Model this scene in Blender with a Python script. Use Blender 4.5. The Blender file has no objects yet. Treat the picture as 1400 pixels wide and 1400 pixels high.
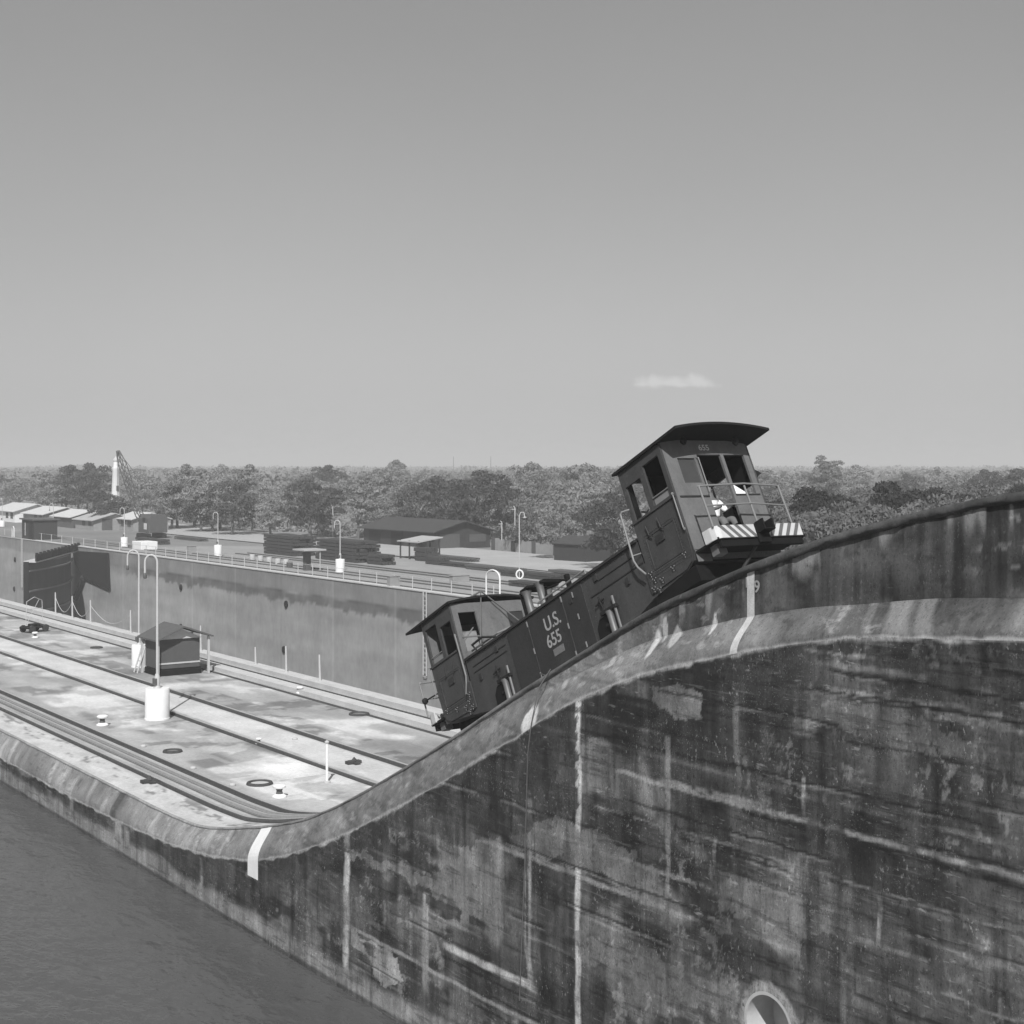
import bpy, bmesh, math, random
import numpy as np
from mathutils import Vector, Matrix, noise as mnoise
random.seed(7)
SC = bpy.context.scene
COL = SC.collection
R = math.radians

# ------------------------------------------------------------------ camera, light, exposure
TH = math.atan(.705)                       # angle between the lock axis (+Y) and the view
S_, C_ = math.sin(TH), math.cos(TH)
cam = bpy.data.cameras.new('camera')
cam.sensor_width = 56.0
cam.lens = 80.0
cam.shift_y = -60.0/1400
cam.clip_start = .1
cam.clip_end = 20000
camo = bpy.data.objects.new('camera', cam)
COL.objects.link(camo)
camo.rotation_euler = (R(90), 0, -TH)
SC.camera = camo

SUN = Vector((-.42, -.56, .714)).normalized()      # towards the sun
sl = bpy.data.lights.new('sun', 'SUN')
sl.energy = 3.6
sl.angle = R(.5)
sl.color = (1, 1, 1)
so = bpy.data.objects.new('sun', sl)
COL.objects.link(so)
so.rotation_euler = SUN.to_track_quat('Z', 'Y').to_euler()
W = bpy.data.worlds.new('World')
SC.world = W
W.use_nodes = True
wt = W.node_tree
wt.nodes.clear()
def wn(t, **k):
    n = wt.nodes.new(t)
    for a, b in k.items(): setattr(n, a, b)
    return n
def wl(a, b): wt.links.new(a, b)
sky = wn('ShaderNodeTexSky', sky_type='NISHITA', sun_disc=False)
sky.sun_elevation = math.asin(SUN.z)
sky.sun_rotation = math.atan2(SUN.x, SUN.y)
sky.dust_density = 1.2
sky.air_density = 1.0
sky.ozone_density = 1.0
bw = wn('ShaderNodeRGBToBW')
wl(sky.outputs[0], bw.inputs[0])
tc = wn('ShaderNodeTexCoord')
sx = wn('ShaderNodeSeparateXYZ'); wl(tc.outputs['Generated'], sx.inputs[0])
zc = wn('ShaderNodeMath', operation='MAXIMUM'); wl(sx.outputs[2], zc.inputs[0]); zc.inputs[1].default_value = .055
cb = wn('ShaderNodeCombineXYZ'); wl(sx.outputs[0], cb.inputs[0]); wl(sx.outputs[1], cb.inputs[1]); wl(zc.outputs[0], cb.inputs[2])
wl(cb.outputs[0], sky.inputs[0])
def vdot(v):
    n = wn('ShaderNodeVectorMath', operation='DOT_PRODUCT')
    wl(tc.outputs['Generated'], n.inputs[0]); n.inputs[1].default_value = v
    return n.outputs['Value']
def wm(op, a, b=None, c=None):
    n = wn('ShaderNodeMath', operation=op)
    for i, q in enumerate((a, b, c)):
        if q is None: continue
        if isinstance(q, (int, float)): n.inputs[i].default_value = q
        else: wl(q, n.inputs[i])
    return n.outputs[0]
# faint film-grey unevenness of the high thin haze and one small cumulus low over the horizon
nz = wn('ShaderNodeTexNoise'); nz.inputs['Scale'].default_value = 3.0; nz.inputs['Detail'].default_value = 5
wl(tc.outputs['Generated'], nz.inputs['Vector'])
uneven = wm('MULTIPLY_ADD', nz.outputs['Fac'], .14, .93)
fw = vdot((S_, C_, 0)); rt = vdot((C_, -S_, 0)); up = vdot((0, 0, 1))
fwc = wm('MAXIMUM', fw, .01)
cu = wm('DIVIDE', rt, fwc); cv = wm('DIVIDE', up, fwc)
cn = wn('ShaderNodeTexNoise'); cn.inputs['Scale'].default_value = 110.0; cn.inputs['Detail'].default_value = 5
wl(tc.outputs['Generated'], cn.inputs['Vector'])
cf = wm('SUBTRACT', cn.outputs['Fac'], .5)
def puff(u0, v0, ru, rv):
    a = wm('DIVIDE', wm('SUBTRACT', cu, u0), ru)
    b = wm('DIVIDE', wm('SUBTRACT', cv, v0), rv)
    d = wm('SQRT', wm('ADD', wm('MULTIPLY', a, a), wm('MULTIPLY', b, b)))
    return wm('SUBTRACT', 1.0, d)
p = puff(.099, .0585, .018, .006)
for q in ((.1065, .0580, .017, .0055), (.127, .0590, .013, .0065), (.116, .0565, .028, .0025), (.091, .0570, .010, .0025)):
    p = wm('MAXIMUM', p, puff(*q))
p = wm('ADD', p, wm('MULTIPLY', cf, 1.5))
base = wm('MULTIPLY', wm('SUBTRACT', wm('ADD', cv, wm('MULTIPLY', cf, .006)), .0535), 260.0)
mk = wn('ShaderNodeClamp'); wl(wm('MULTIPLY', p, 1.5), mk.inputs[0])
mb = wn('ShaderNodeClamp'); wl(base, mb.inputs[0])
mask = wm('MULTIPLY', wm('MULTIPLY', mk.outputs[0], mb.outputs[0]), .30)
skyv = wm('MULTIPLY', wm('MULTIPLY', wm('POWER', bw.outputs[0], .66), 1.60), uneven)      # yellow-filter rendering of the blue
skyv = wm('MULTIPLY', skyv, wm('ADD', 1.0, mask))
bg = wn('ShaderNodeBackground')
wl(skyv, bg.inputs['Color'])
bg.inputs['Strength'].default_value = .062
wo = wn('ShaderNodeOutputWorld')
wl(bg.outputs[0], wo.inputs[0])
SC.view_settings.view_transform = 'Standard'
SC.view_settings.look = 'None'
SC.view_settings.gamma = 1
SC.view_settings.exposure = 0.6

# ------------------------------------------------------------------ rays through the picture, used to measure where things stand
F = 2000.0
def ray(px, py):
    r = (px-700)/F
    return S_+C_*r, C_-S_*r, -(py-640)/F
def on_x(px, py, x):
    a, b, c = ray(px, py); t = x/a
    return b*t, c*t
def on_z(px, py, z):
    a, b, c = ray(px, py); t = z/c
    return a*t, b*t
def along(px, t):
    a, b, c = ray(px, 640)
    return a*t, b*t
ZG = -10.45
def gp(px, py, z=ZG): return on_z(px, py, z)

# ------------------------------------------------------------------ materials
def mat(name, v, rough=.8, scale=4.0, amp=.25, stretch=(1, 1, 1), bump=0.0, metal=0.0, v2=None, scale2=None, amp2=0.0, stretch2=(1, 1, 1), attr=None, spec=.3, bscale=None, rand=0.0, leaf=False, streak=0.0, speck=0.0, pits=0.0, board=0.0):
    m = bpy.data.materials.new(name); m.use_nodes = True
    t = m.node_tree; N = t.nodes; L = t.links
    b = N['Principled BSDF']
    b.inputs['Roughness'].default_value = rough
    b.inputs['Metallic'].default_value = metal
    b.inputs['Specular IOR Level'].default_value = spec
    co = N.new('ShaderNodeTexCoord')
    def nf(sc, st, det=6):
        mp = N.new('ShaderNodeMapping'); mp.inputs['Scale'].default_value = st
        L.new(co.outputs['Object'], mp.inputs[0])
        n = N.new('ShaderNodeTexNoise'); n.inputs['Scale'].default_value = sc; n.inputs['Detail'].default_value = det
        n.inputs['Roughness'].default_value = .62
        L.new(mp.outputs[0], n.inputs['Vector'])
        return n.outputs['Fac']
    def M(op, a, b_):
        n = N.new('ShaderNodeMath'); n.operation = op
        for i, q in enumerate((a, b_)):
            if isinstance(q, (int, float)): n.inputs[i].default_value = q
            else: L.new(q, n.inputs[i])
        return n.outputs[0]
    f = nf(scale, stretch)
    val = M('ADD', M('MULTIPLY', M('SUBTRACT', f, .5), amp*4), 1.0)
    if scale2:
        f2 = nf(scale2, stretch2)
        val = M('MULTIPLY', val, M('ADD', M('MULTIPLY', M('SUBTRACT', f2, .5), amp2*4), 1.0))
    if streak:
        f3 = nf(3.0, (1, 2.2, .16), 8)
        val = M('MULTIPLY', val, M('ADD', M('MULTIPLY', M('SUBTRACT', f3, .5), streak*4), 1.0))
        f4 = nf(30.0, (1, 1, .55), 8)
        val = M('MULTIPLY', val, M('ADD', M('MULTIPLY', M('SUBTRACT', f4, .5), streak*4.5), 1.0))
    if rand:
        oi = N.new('ShaderNodeObjectInfo')
        val = M('MULTIPLY', val, M('ADD', M('MULTIPLY', M('SUBTRACT', oi.outputs['Random'], .5), rand*2), 1.0))
    if attr:
        at = N.new('ShaderNodeAttribute'); at.attribute_name = attr
        val = M('MULTIPLY', val, at.outputs['Fac'])
    else:
        val = M('MULTIPLY', val, v)
    def thresh(f_, lo, hi):
        mr = N.new('ShaderNodeMapRange'); mr.inputs[1].default_value = lo; mr.inputs[2].default_value = hi; L.new(f_, mr.inputs[0]); return mr.outputs[0]
    if speck:
        a0 = thresh(nf(42.0, (1, 1, .8), 3), .63, .69); val = M('ADD', val, M('MULTIPLY', M('MULTIPLY', a0, thresh(nf(.7, (1, 1, .9), 6), .45, .58)), speck*1.1))
        a9 = thresh(nf(34.0, (1, 1, .7), 4), .40, .33); val = M('MULTIPLY', val, M('SUBTRACT', 1.0, M('MULTIPLY', a9, .55)))
        a1 = thresh(nf(17.0, (1, 1, .7), 4), .60, .66); a2 = thresh(nf(.9, (1, 1, 1.3), 5), .50, .60)
        val = M('ADD', val, M('MULTIPLY', M('MULTIPLY', a1, a2), speck))
        a3 = thresh(nf(7.0, (1, .5, 2.2), 8), .60, .68); val = M('ADD', val, M('MULTIPLY', M('MULTIPLY', a3, thresh(nf(.5, (1, 1, 1), 5), .46, .58)), speck*.7))
    if board:
        b1 = thresh(nf(1.0, (1, .9, 7.0), 11), .44, .38); val = M('MULTIPLY', val, M('SUBTRACT', 1.0, M('MULTIPLY', b1, board)))
        b2 = thresh(nf(1.9, (1, .6, 7), 11), .59, .64); val = M('ADD', val, M('MULTIPLY', M('MULTIPLY', b2, thresh(nf(.45, (1, .7, 1.2), 5), .46, .60)), board*.13))
        b3 = thresh(nf(1.6, (1, 3.0, .30), 7), .44, .36); val = M('MULTIPLY', val, M('SUBTRACT', 1.0, M('MULTIPLY', b3, board*.8)))
        b4 = thresh(nf(.8, (1, 1.2, .8), 9), .47, .40); val = M('MULTIPLY', val, M('SUBTRACT', 1.0, M('MULTIPLY', b4, board*.7)))
    if pits:
        a4 = thresh(nf(9.0, (1, 1, .8), 8), .60, .68); val = M('MULTIPLY', val, M('SUBTRACT', 1.0, M('MULTIPLY', a4, pits)))
    cl = N.new('ShaderNodeClamp'); cl.inputs[1].default_value = .008; cl.inputs[2].default_value = .9
    L.new(val, cl.inputs[0])
    L.new(cl.outputs[0], b.inputs['Base Color'])
    if bump:
        bf = nf(bscale or scale*3, stretch, 8)
        bn = N.new('ShaderNodeBump'); bn.inputs['Strength'].default_value = bump; bn.inputs['Distance'].default_value = .02
        L.new(bf, bn.inputs['Height']); L.new(bn.outputs[0], b.inputs['Normal'])
    if leaf:
        mp_ = 1
        tr = N.new('ShaderNodeBsdfTranslucent'); L.new(cl.outputs[0], tr.inputs['Color'])
        mx = N.new('ShaderNodeMixShader'); mx.inputs[0].default_value = .3
        L.new(b.outputs[0], mx.inputs[1]); L.new(tr.outputs[0], mx.inputs[2])
        L.new(mx.outputs[0], N['Material Output'].inputs['Surface'])
    return m

M_wall = mat('stained_concrete', 1, .85, 2.2, .22, (1, 1, .35), .35, attr='tone', scale2=14, amp2=.22, bscale=9, spec=.2, streak=.24, speck=.17, pits=.5, board=.36)
M_cope = mat('coping_concrete', 1, .85, 2.0, .10, (1, 1, .6), .3, attr='tone', scale2=16, amp2=.16, bscale=10, spec=.2, streak=.17, speck=.05, pits=.35)
M_deck = mat('deck_concrete', 1, .9, .6, .13, attr='tone', scale2=7, amp2=.16, bump=.15, bscale=20, spec=.2, pits=.22)
M_farw = mat('pale_lock_concrete', 1, .9, .35, .10, (1, 1, .7), attr='tone', scale2=2.5, amp2=.12, stretch2=(1, 1, .5), spec=.1)
M_white = mat('white_paint', .68, .7, 3, .07, scale2=20, amp2=.06)
M_worn = mat('worn_white_paint', .62, .7, 5, .14, (1, 1, .5), scale2=30, amp2=.12)
M_offw = mat('pale_grey_paint', .42, .6, 3, .08)
M_rail = mat('worn_rail_steel', .10, .45, 8, .25, metal=.2)
M_railtop = mat('polished_rail_top', .42, .35, 8, .15, metal=.3)
M_slot = mat('dark_grease', .05, .9, 5, .35)
M_kerb = mat('pale_kerb', .46, .85, 2.5, .14, (1, .4, 1), scale2=16, amp2=.1, bump=.3)
M_dkconc = mat('dark_concrete', .16, .9, 2.5, .2, scale2=12, amp2=.14, bump=.3)
M_paint = mat('loco_paint', .044, .55, 2.2, .22, (1, 1, .45), .15, scale2=16, amp2=.16, spec=.3, streak=.10, pits=.3, speck=.03)
M_paintd = mat('loco_door_paint', .025, .6, 2.5, .22, (1, 1, .5), .12, scale2=16, amp2=.15, spec=.25, streak=.10, pits=.3, speck=.015)
M_paintl = mat('loco_end_paint', .115, .5, 2.5, .16, (1, 1, .6), .1, scale2=18, amp2=.12, spec=.3, streak=.08, pits=.25)
M_roof = mat('loco_roof', .016, .9, 2, .2, scale2=12, amp2=.15, spec=.06)
M_under = mat('grime_and_shade_black', .010, .95, 6, .3, spec=.05)
M_steel = mat('bare_steel', .13, .5, 6, .15, metal=.3)
M_rod = mat('grab_rod_paint', .17, .5, 6, .12)
M_glass = mat('dusty_glass', .03, .12, 3, .2, spec=.6)
M_letter = mat('faded_letter_paint', .26, .7, 10, .18)
M_stripe = mat('stripe_white', .44, .6, 8, .1)
M_stripd = mat('stripe_dark', .10, .6, 8, .15)
M_black = mat('iron_and_shade_black', .016, .7, 6, .3, spec=.1)
M_wood = mat('weathered_timber', .045, .85, 5, .3, (1, .2, 3))
M_barn = mat('dark_barn_boards', .032, .9, 3, .2, (1.5, 1.5, .2))
M_barnr = mat('dark_barn_roof', .045, .8, 1.5, .2)
M_droof = mat('dark_hut_roof', .09, .8, 3, .12)
M_hut = mat('dark_hut_panel', .075, .8, 3, .12)
M_lroof = mat('pale_sheet_roof', .52, .6, 1.2, .1, (3, .3, 1))
M_lroof2 = mat('grey_sheet_roof', .36, .7, 1.2, .1)
M_swall = mat('shed_wall', .25, .8, 1.5, .15)
M_gate = mat('gate_steel', .055, .6, .8, .3, (1, 1, .4))
M_thick = mat('dark_broad_foliage', .045, .8, .6, .25, scale2=3, amp2=.2, rand=.1, leaf=True, spec=.05)
M_gatel = mat('gate_rib', .17, .6, 1, .2)
M_leafA = mat('foliage', .215, .75, .45, .28, scale2=2.5, amp2=.16, rand=.28, leaf=True, spec=.25)
M_leafB = mat('dark_foliage', .08, .75, .5, .28, scale2=2.5, amp2=.2, rand=.25, leaf=True, spec=.2)
M_leafC = mat('broad_leaf_foliage', .15, .8, .6, .25, scale2=3, amp2=.2, rand=.15, leaf=True, spec=.1)
M_bark = mat('bark', .10, .9, 4, .25)
M_grass = mat('dry_grass', .20, 1, .05, .18, scale2=.6, amp2=.12, spec=.05)
M_far = mat('distant_canopy', .155, 1, .02, .12, scale2=.1, amp2=.16, spec=.02)
M_skin = mat('brown_skin', .14, .5, 8, .05)
M_shirt = mat('white_shirt', .75, .8, 10, .05)
M_trous = mat('grey_trousers', .12, .85, 10, .1)
M_hair = mat('dark_hair', .02, .7, 20, .2)

# ------------------------------------------------------------------ mesh builder
class MB:
    def __init__(s, tf=None): s.v = []; s.f = []; s.m = []; s.tf = tf
    def add(s, vs, fs, m=0):
        o = len(s.v)
        s.v += [tuple(s.tf(*p)) if s.tf else tuple(p) for p in vs]
        s.f += [tuple(i+o for i in f) for f in fs]; s.m += [m]*len(fs)
        return s
    def box(s, x0, x1, y0, y1, z0, z1, m=0):
        v = [(x, y, z) for x in (x0, x1) for y in (y0, y1) for z in (z0, z1)]
        return s.add(v, [(0, 1, 3, 2), (4, 6, 7, 5), (0, 4, 5, 1), (2, 3, 7, 6), (0, 2, 6, 4), (1, 5, 7, 3)], m)
    def prism(s, poly, axis, a0, a1, m=0):
        def P(p, a):
            return {'x': (a, p[0], p[1]), 'y': (p[0], a, p[1]), 'z': (p[0], p[1], a)}[axis]
        n = len(poly)
        v = [P(p, a0) for p in poly]+[P(p, a1) for p in poly]
        f = [tuple(range(n))[::-1], tuple(range(n, 2*n))]+[(i, (i+1) % n, n+(i+1) % n, n+i) for i in range(n)]
        return s.add(v, f, m)
    def tube(s, pts, r, n=8, m=0, closed=False):
        pts = [Vector(p) for p in pts]; k = len(pts); vs = []; fs = []
        ref = None
        for i, p in enumerate(pts):
            a = pts[i-1] if (i > 0 or closed) else p
            b = pts[(i+1) % k] if (i < k-1 or closed) else p
            d = (b-a).normalized() if (b-a).length else Vector((0, 0, 1))
            if ref is None: ref = d.orthogonal().normalized()
            ref = (ref-d*ref.dot(d)).normalized() if (ref-d*ref.dot(d)).length > 1e-5 else d.orthogonal().normalized()
            e = d.cross(ref)
            rr = r[i] if isinstance(r, (list, tuple)) else r
            vs += [tuple(p+(ref*math.cos(2*math.pi*j/n)+e*math.sin(2*math.pi*j/n))*rr) for j in range(n)]
        for i in range(k if closed else k-1):
            for j in range(n):
                q = (i+1) % k
                fs.append((i*n+j, i*n+(j+1) % n, q*n+(j+1) % n, q*n+j))
        if not closed: fs += [tuple(range(n))[::-1], tuple((k-1)*n+j for j in range(n))]
        return s.add(vs, fs, m)
    def lathe(s, prof, c=(0, 0, 0), n=20, m=0, axis='z'):
        vs = []; fs = []
        for (r, h) in prof:
            for j in range(n):
                a = 2*math.pi*j/n
                q = (r*math.cos(a), r*math.sin(a), h)
                if axis == 'x': q = (h, q[0], q[1])
                if axis == 'y': q = (q[0], h, q[1])
                vs.append((c[0]+q[0], c[1]+q[1], c[2]+q[2]))
        for i in range(len(prof)-1):
            for j in range(n): fs.append((i*n+j, i*n+(j+1) % n, (i+1)*n+(j+1) % n, (i+1)*n+j))
        fs += [tuple(range(n))[::-1], tuple((len(prof)-1)*n+j for j in range(n))]
        return s.add(vs, fs, m)
    def bump(s, p, r, m=0):     # a rivet or bolt head
        x, y, z = p
        return s.add([(x+r, y, z), (x-r, y, z), (x, y+r, z), (x, y-r, z), (x, y, z+r), (x, y, z-r)],
                     [(0, 2, 4), (2, 1, 4), (1, 3, 4), (3, 0, 4), (2, 0, 5), (1, 2, 5), (3, 1, 5), (0, 3, 5)], m)
    def build(s, name, mats, parent=None, smooth=False, bevel=0.0, link=True):
        me = bpy.data.meshes.new(name)
        me.from_pydata(s.v, [], s.f); me.validate()
        if not isinstance(mats, (list, tuple)): mats = [mats]
        for q in mats: me.materials.append(q)
        if len(mats) > 1 and len(me.polygons) == len(s.m): me.polygons.foreach_set('material_index', s.m)
        bm = bmesh.new(); bm.from_mesh(me); bmesh.ops.recalc_face_normals(bm, faces=bm.faces); bm.to_mesh(me); bm.free()
        if smooth: me.polygons.foreach_set('use_smooth', [True]*len(me.polygons))
        o = bpy.data.objects.new(name, me)
        if link: COL.objects.link(o)
        if parent: o.parent = parent
        if bevel:
            b = o.modifiers.new('bevel', 'BEVEL'); b.width = bevel; b.segments = 2; b.limit_method = 'ANGLE'
        if smooth:
            try: me.set_sharp_from_angle(angle=R(40))
            except Exception: pass
        return o
def tag(o, label, cat, group=None):
    o['label'] = label; o['category'] = cat
    if group: o['group'] = group
    return o
def struct(o, kind='structure'): o['kind'] = kind; return o
def thing(name, label, cat, loc=(0, 0, 0), rz=0, group=None):
    o = bpy.data.objects.new(name, None); COL.objects.link(o); o.empty_display_size = .3
    o.location = loc; o.rotation_euler = (0, 0, rz)
    return tag(o, label, cat, group)
def kids(o): return [c for c in bpy.data.objects if c.parent == o]
def dup(root, loc, label=None, rz=None, scale=None):
    r = root.copy(); COL.objects.link(r); r.location = loc
    if rz is not None: r.rotation_euler = (0, 0, rz)
    if scale is not None: r.scale = scale if isinstance(scale, tuple) else (scale,)*3
    if label: r['label'] = label
    def cp(src, dst):
        for ch in kids(src):
            c = ch.copy(); COL.objects.link(c); c.parent = dst; cp(ch, c)
    cp(root, r)
    return r
def text_mesh(body, size, depth, name, m, parent, matrix, align='CENTER', stretch=1.0):
    cu_ = bpy.data.curves.new(name, 'FONT'); cu_.body = body; cu_.size = size; cu_.extrude = depth; cu_.align_x = align; cu_.align_y = 'CENTER'
    cu_.offset = size*.012
    t = bpy.data.objects.new('tmp', cu_); COL.objects.link(t)
    dg = bpy.context.evaluated_depsgraph_get()
    me = bpy.data.meshes.new_from_object(t.evaluated_get(dg))
    bpy.data.objects.remove(t); me.materials.clear(); me.materials.append(m)
    me.transform(Matrix.Diagonal((stretch, 1, 1, 1))); me.transform(matrix)
    o = bpy.data.objects.new(name, me); COL.objects.link(o)
    if parent: o.parent = parent
    return o

# ------------------------------------------------------------------ smooth value noise for designed stains
def vn(x, y, seed, px=256):
    rng = np.random.RandomState(seed); g = rng.rand(px, px)
    xi = np.floor(x).astype(int); yi = np.floor(y).astype(int); fx = x-xi; fy = y-yi
    fx = fx*fx*(3-2*fx); fy = fy*fy*(3-2*fy)
    a = g[xi % px, yi % px]; b = g[(xi+1) % px, yi % px]; c = g[xi % px, (yi+1) % px]; d = g[(xi+1) % px, (yi+1) % px]
    return (a*(1-fx)+b*fx)*(1-fy)+(c*(1-fx)+d*fx)*fy
def fbm(x, y, seed, o=4):
    s = 0; w = 0
    for i in range(o):
        k = .55**i; s = s+k*vn(x*2**i+i*17.3, y*2**i+i*9.1, seed+i); w += k
    return s/w
def sst(a, b, x):
    t = np.clip((x-a)/(b-a), 0, 1); return t*t*(3-2*t)

# ------------------------------------------------------------------ profile of the near lock wall along the lock (Y): level deck, then the incline
def curve(pts, x):
    return sorted(on_x(a, b, x) for a, b in pts)
Ydense = np.linspace(-25, 140, 3301)
def smooth_curve(pts, ext_lo, ext_hi, w=13):
    pts = sorted(pts+ext_lo+ext_hi)
    v = np.interp(Ydense, [p_[0] for p_ in pts], [p_[1] for p_ in pts])
    k = np.hanning(w+2)[1:-1]; k /= k.sum()
    for _ in range(3):
        vp = np.pad(v, w//2, mode='edge'); v = np.convolve(vp, k, 'valid')
    return v
TOPV = smooth_curve(curve([(366,1128.6),(414,1120),(457,1103),(500,1080),(557,1046),(614,1010),(700,951),(730,932),(800,888),(860,850),(900,825),(1000,782),(1028,769),(1114,738),(1143,728.6),(1200,713),(1286,691),(1400,670)], 17.0),
      [(-25, .2), (5, .2), (8, .1), (10.5, -.12)], [(38.2, -10.08), (40, -10.37), (42.5, -10.45), (46, -10.45), (60, -10.45), (140, -10.45)], 25)
LOWV = smooth_curve(curve([(286,1170),(343,1177),(386,1171),(443,1153),(500,1127),(557,1096),(600,1073),(671,1027),(700,1013),(750,978),(800,952),(850,932),(900,915),(1028,889),(1114,877),(1200,870),(1286,874),(1400,876)], 16.6),
      [(-25, -2.05), (5, -2.05), (10, -2.2)], [(41.3, -11.1), (45.4, -11.25), (50, -11.32), (140, -11.32)], 17)
def zt(y): return np.interp(y, Ydense, TOPV)
def zl(y): return np.interp(y, Ydense, LOWV)
MIDO = smooth_curve([(17.78, .80), (15.92, 1.04), (15.07, 1.17), (13.52, 1.31), (12.14, 1.45), (20.4, .50), (24.1, .2), (28, .08)], [(-25, 1.6), (10, 1.55)], [(32, .05), (140, .05)])
def zm(y): return zt(y)-np.interp(y, Ydense, MIDO)
def zd(y): return zt(y)-.10          # paved surface behind the nosing

# column positions: even steps in the picture
cols = [on_x(px_, 900, 17)[0] for px_ in np.arange(2400, -40, -1.7)]
cols = np.array(sorted(cols+list(np.linspace(cols[-1]+.5, 138, 90))+list(np.linspace(-24, cols[0]-.2, 40))))
print('cols', len(cols), cols[0], cols[-1])
def px_of(y, x):
    d = x*S_+y*C_; d = np.maximum(d, .5); return 700+F*(x*C_-y*S_)/d, d

def seg_mask(Yg, Zg, pts, wid, seed, jitter=.5):
    """soft stroke along a polyline given in (Y, z)"""
    out = np.zeros_like(Yg)
    for (a, b) in zip(pts[:-1], pts[1:]):
        ax, az = a; bx, bz = b; dx, dz = bx-ax, bz-az; L2 = dx*dx+dz*dz+1e-9
        t = np.clip(((Yg-ax)*dx+(Zg-az)*dz)/L2, 0, 1)
        d = np.hypot(Yg-(ax+t*dx), Zg-(az+t*dz))
        n = fbm(Yg*5, Zg*5, seed, 3)
        out = np.maximum(out, 1-sst(wid*.45, wid*1.05, d*(1+jitter*(n-.5)*2.4)))
    return out
def poly_mask(Yg, Zg, poly, soft, seed):
    """inside of a polygon in (Y, z), ragged edge"""
    Yj = Yg+(fbm(Yg*3, Zg*3, seed, 4)-.5)*soft*2.5; Zj = Zg+(fbm(Yg*3+50, Zg*3, seed+1, 4)-.5)*soft*2.5
    ins = np.zeros(Yg.shape, bool); n = len(poly)
    for i in range(n):
        x1, y1 = poly[i]; x2, y2 = poly[(i+1) % n]
        c = ((y1 > Zj) != (y2 > Zj)) & (Yj < (x2-x1)*(Zj-y1)/((y2-y1)+1e-12)+x1)
        ins ^= c
    return ins.astype(float)
PX = lambda L_, x=16.6: [on_x(a, b, x) for a, b in L_]

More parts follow.
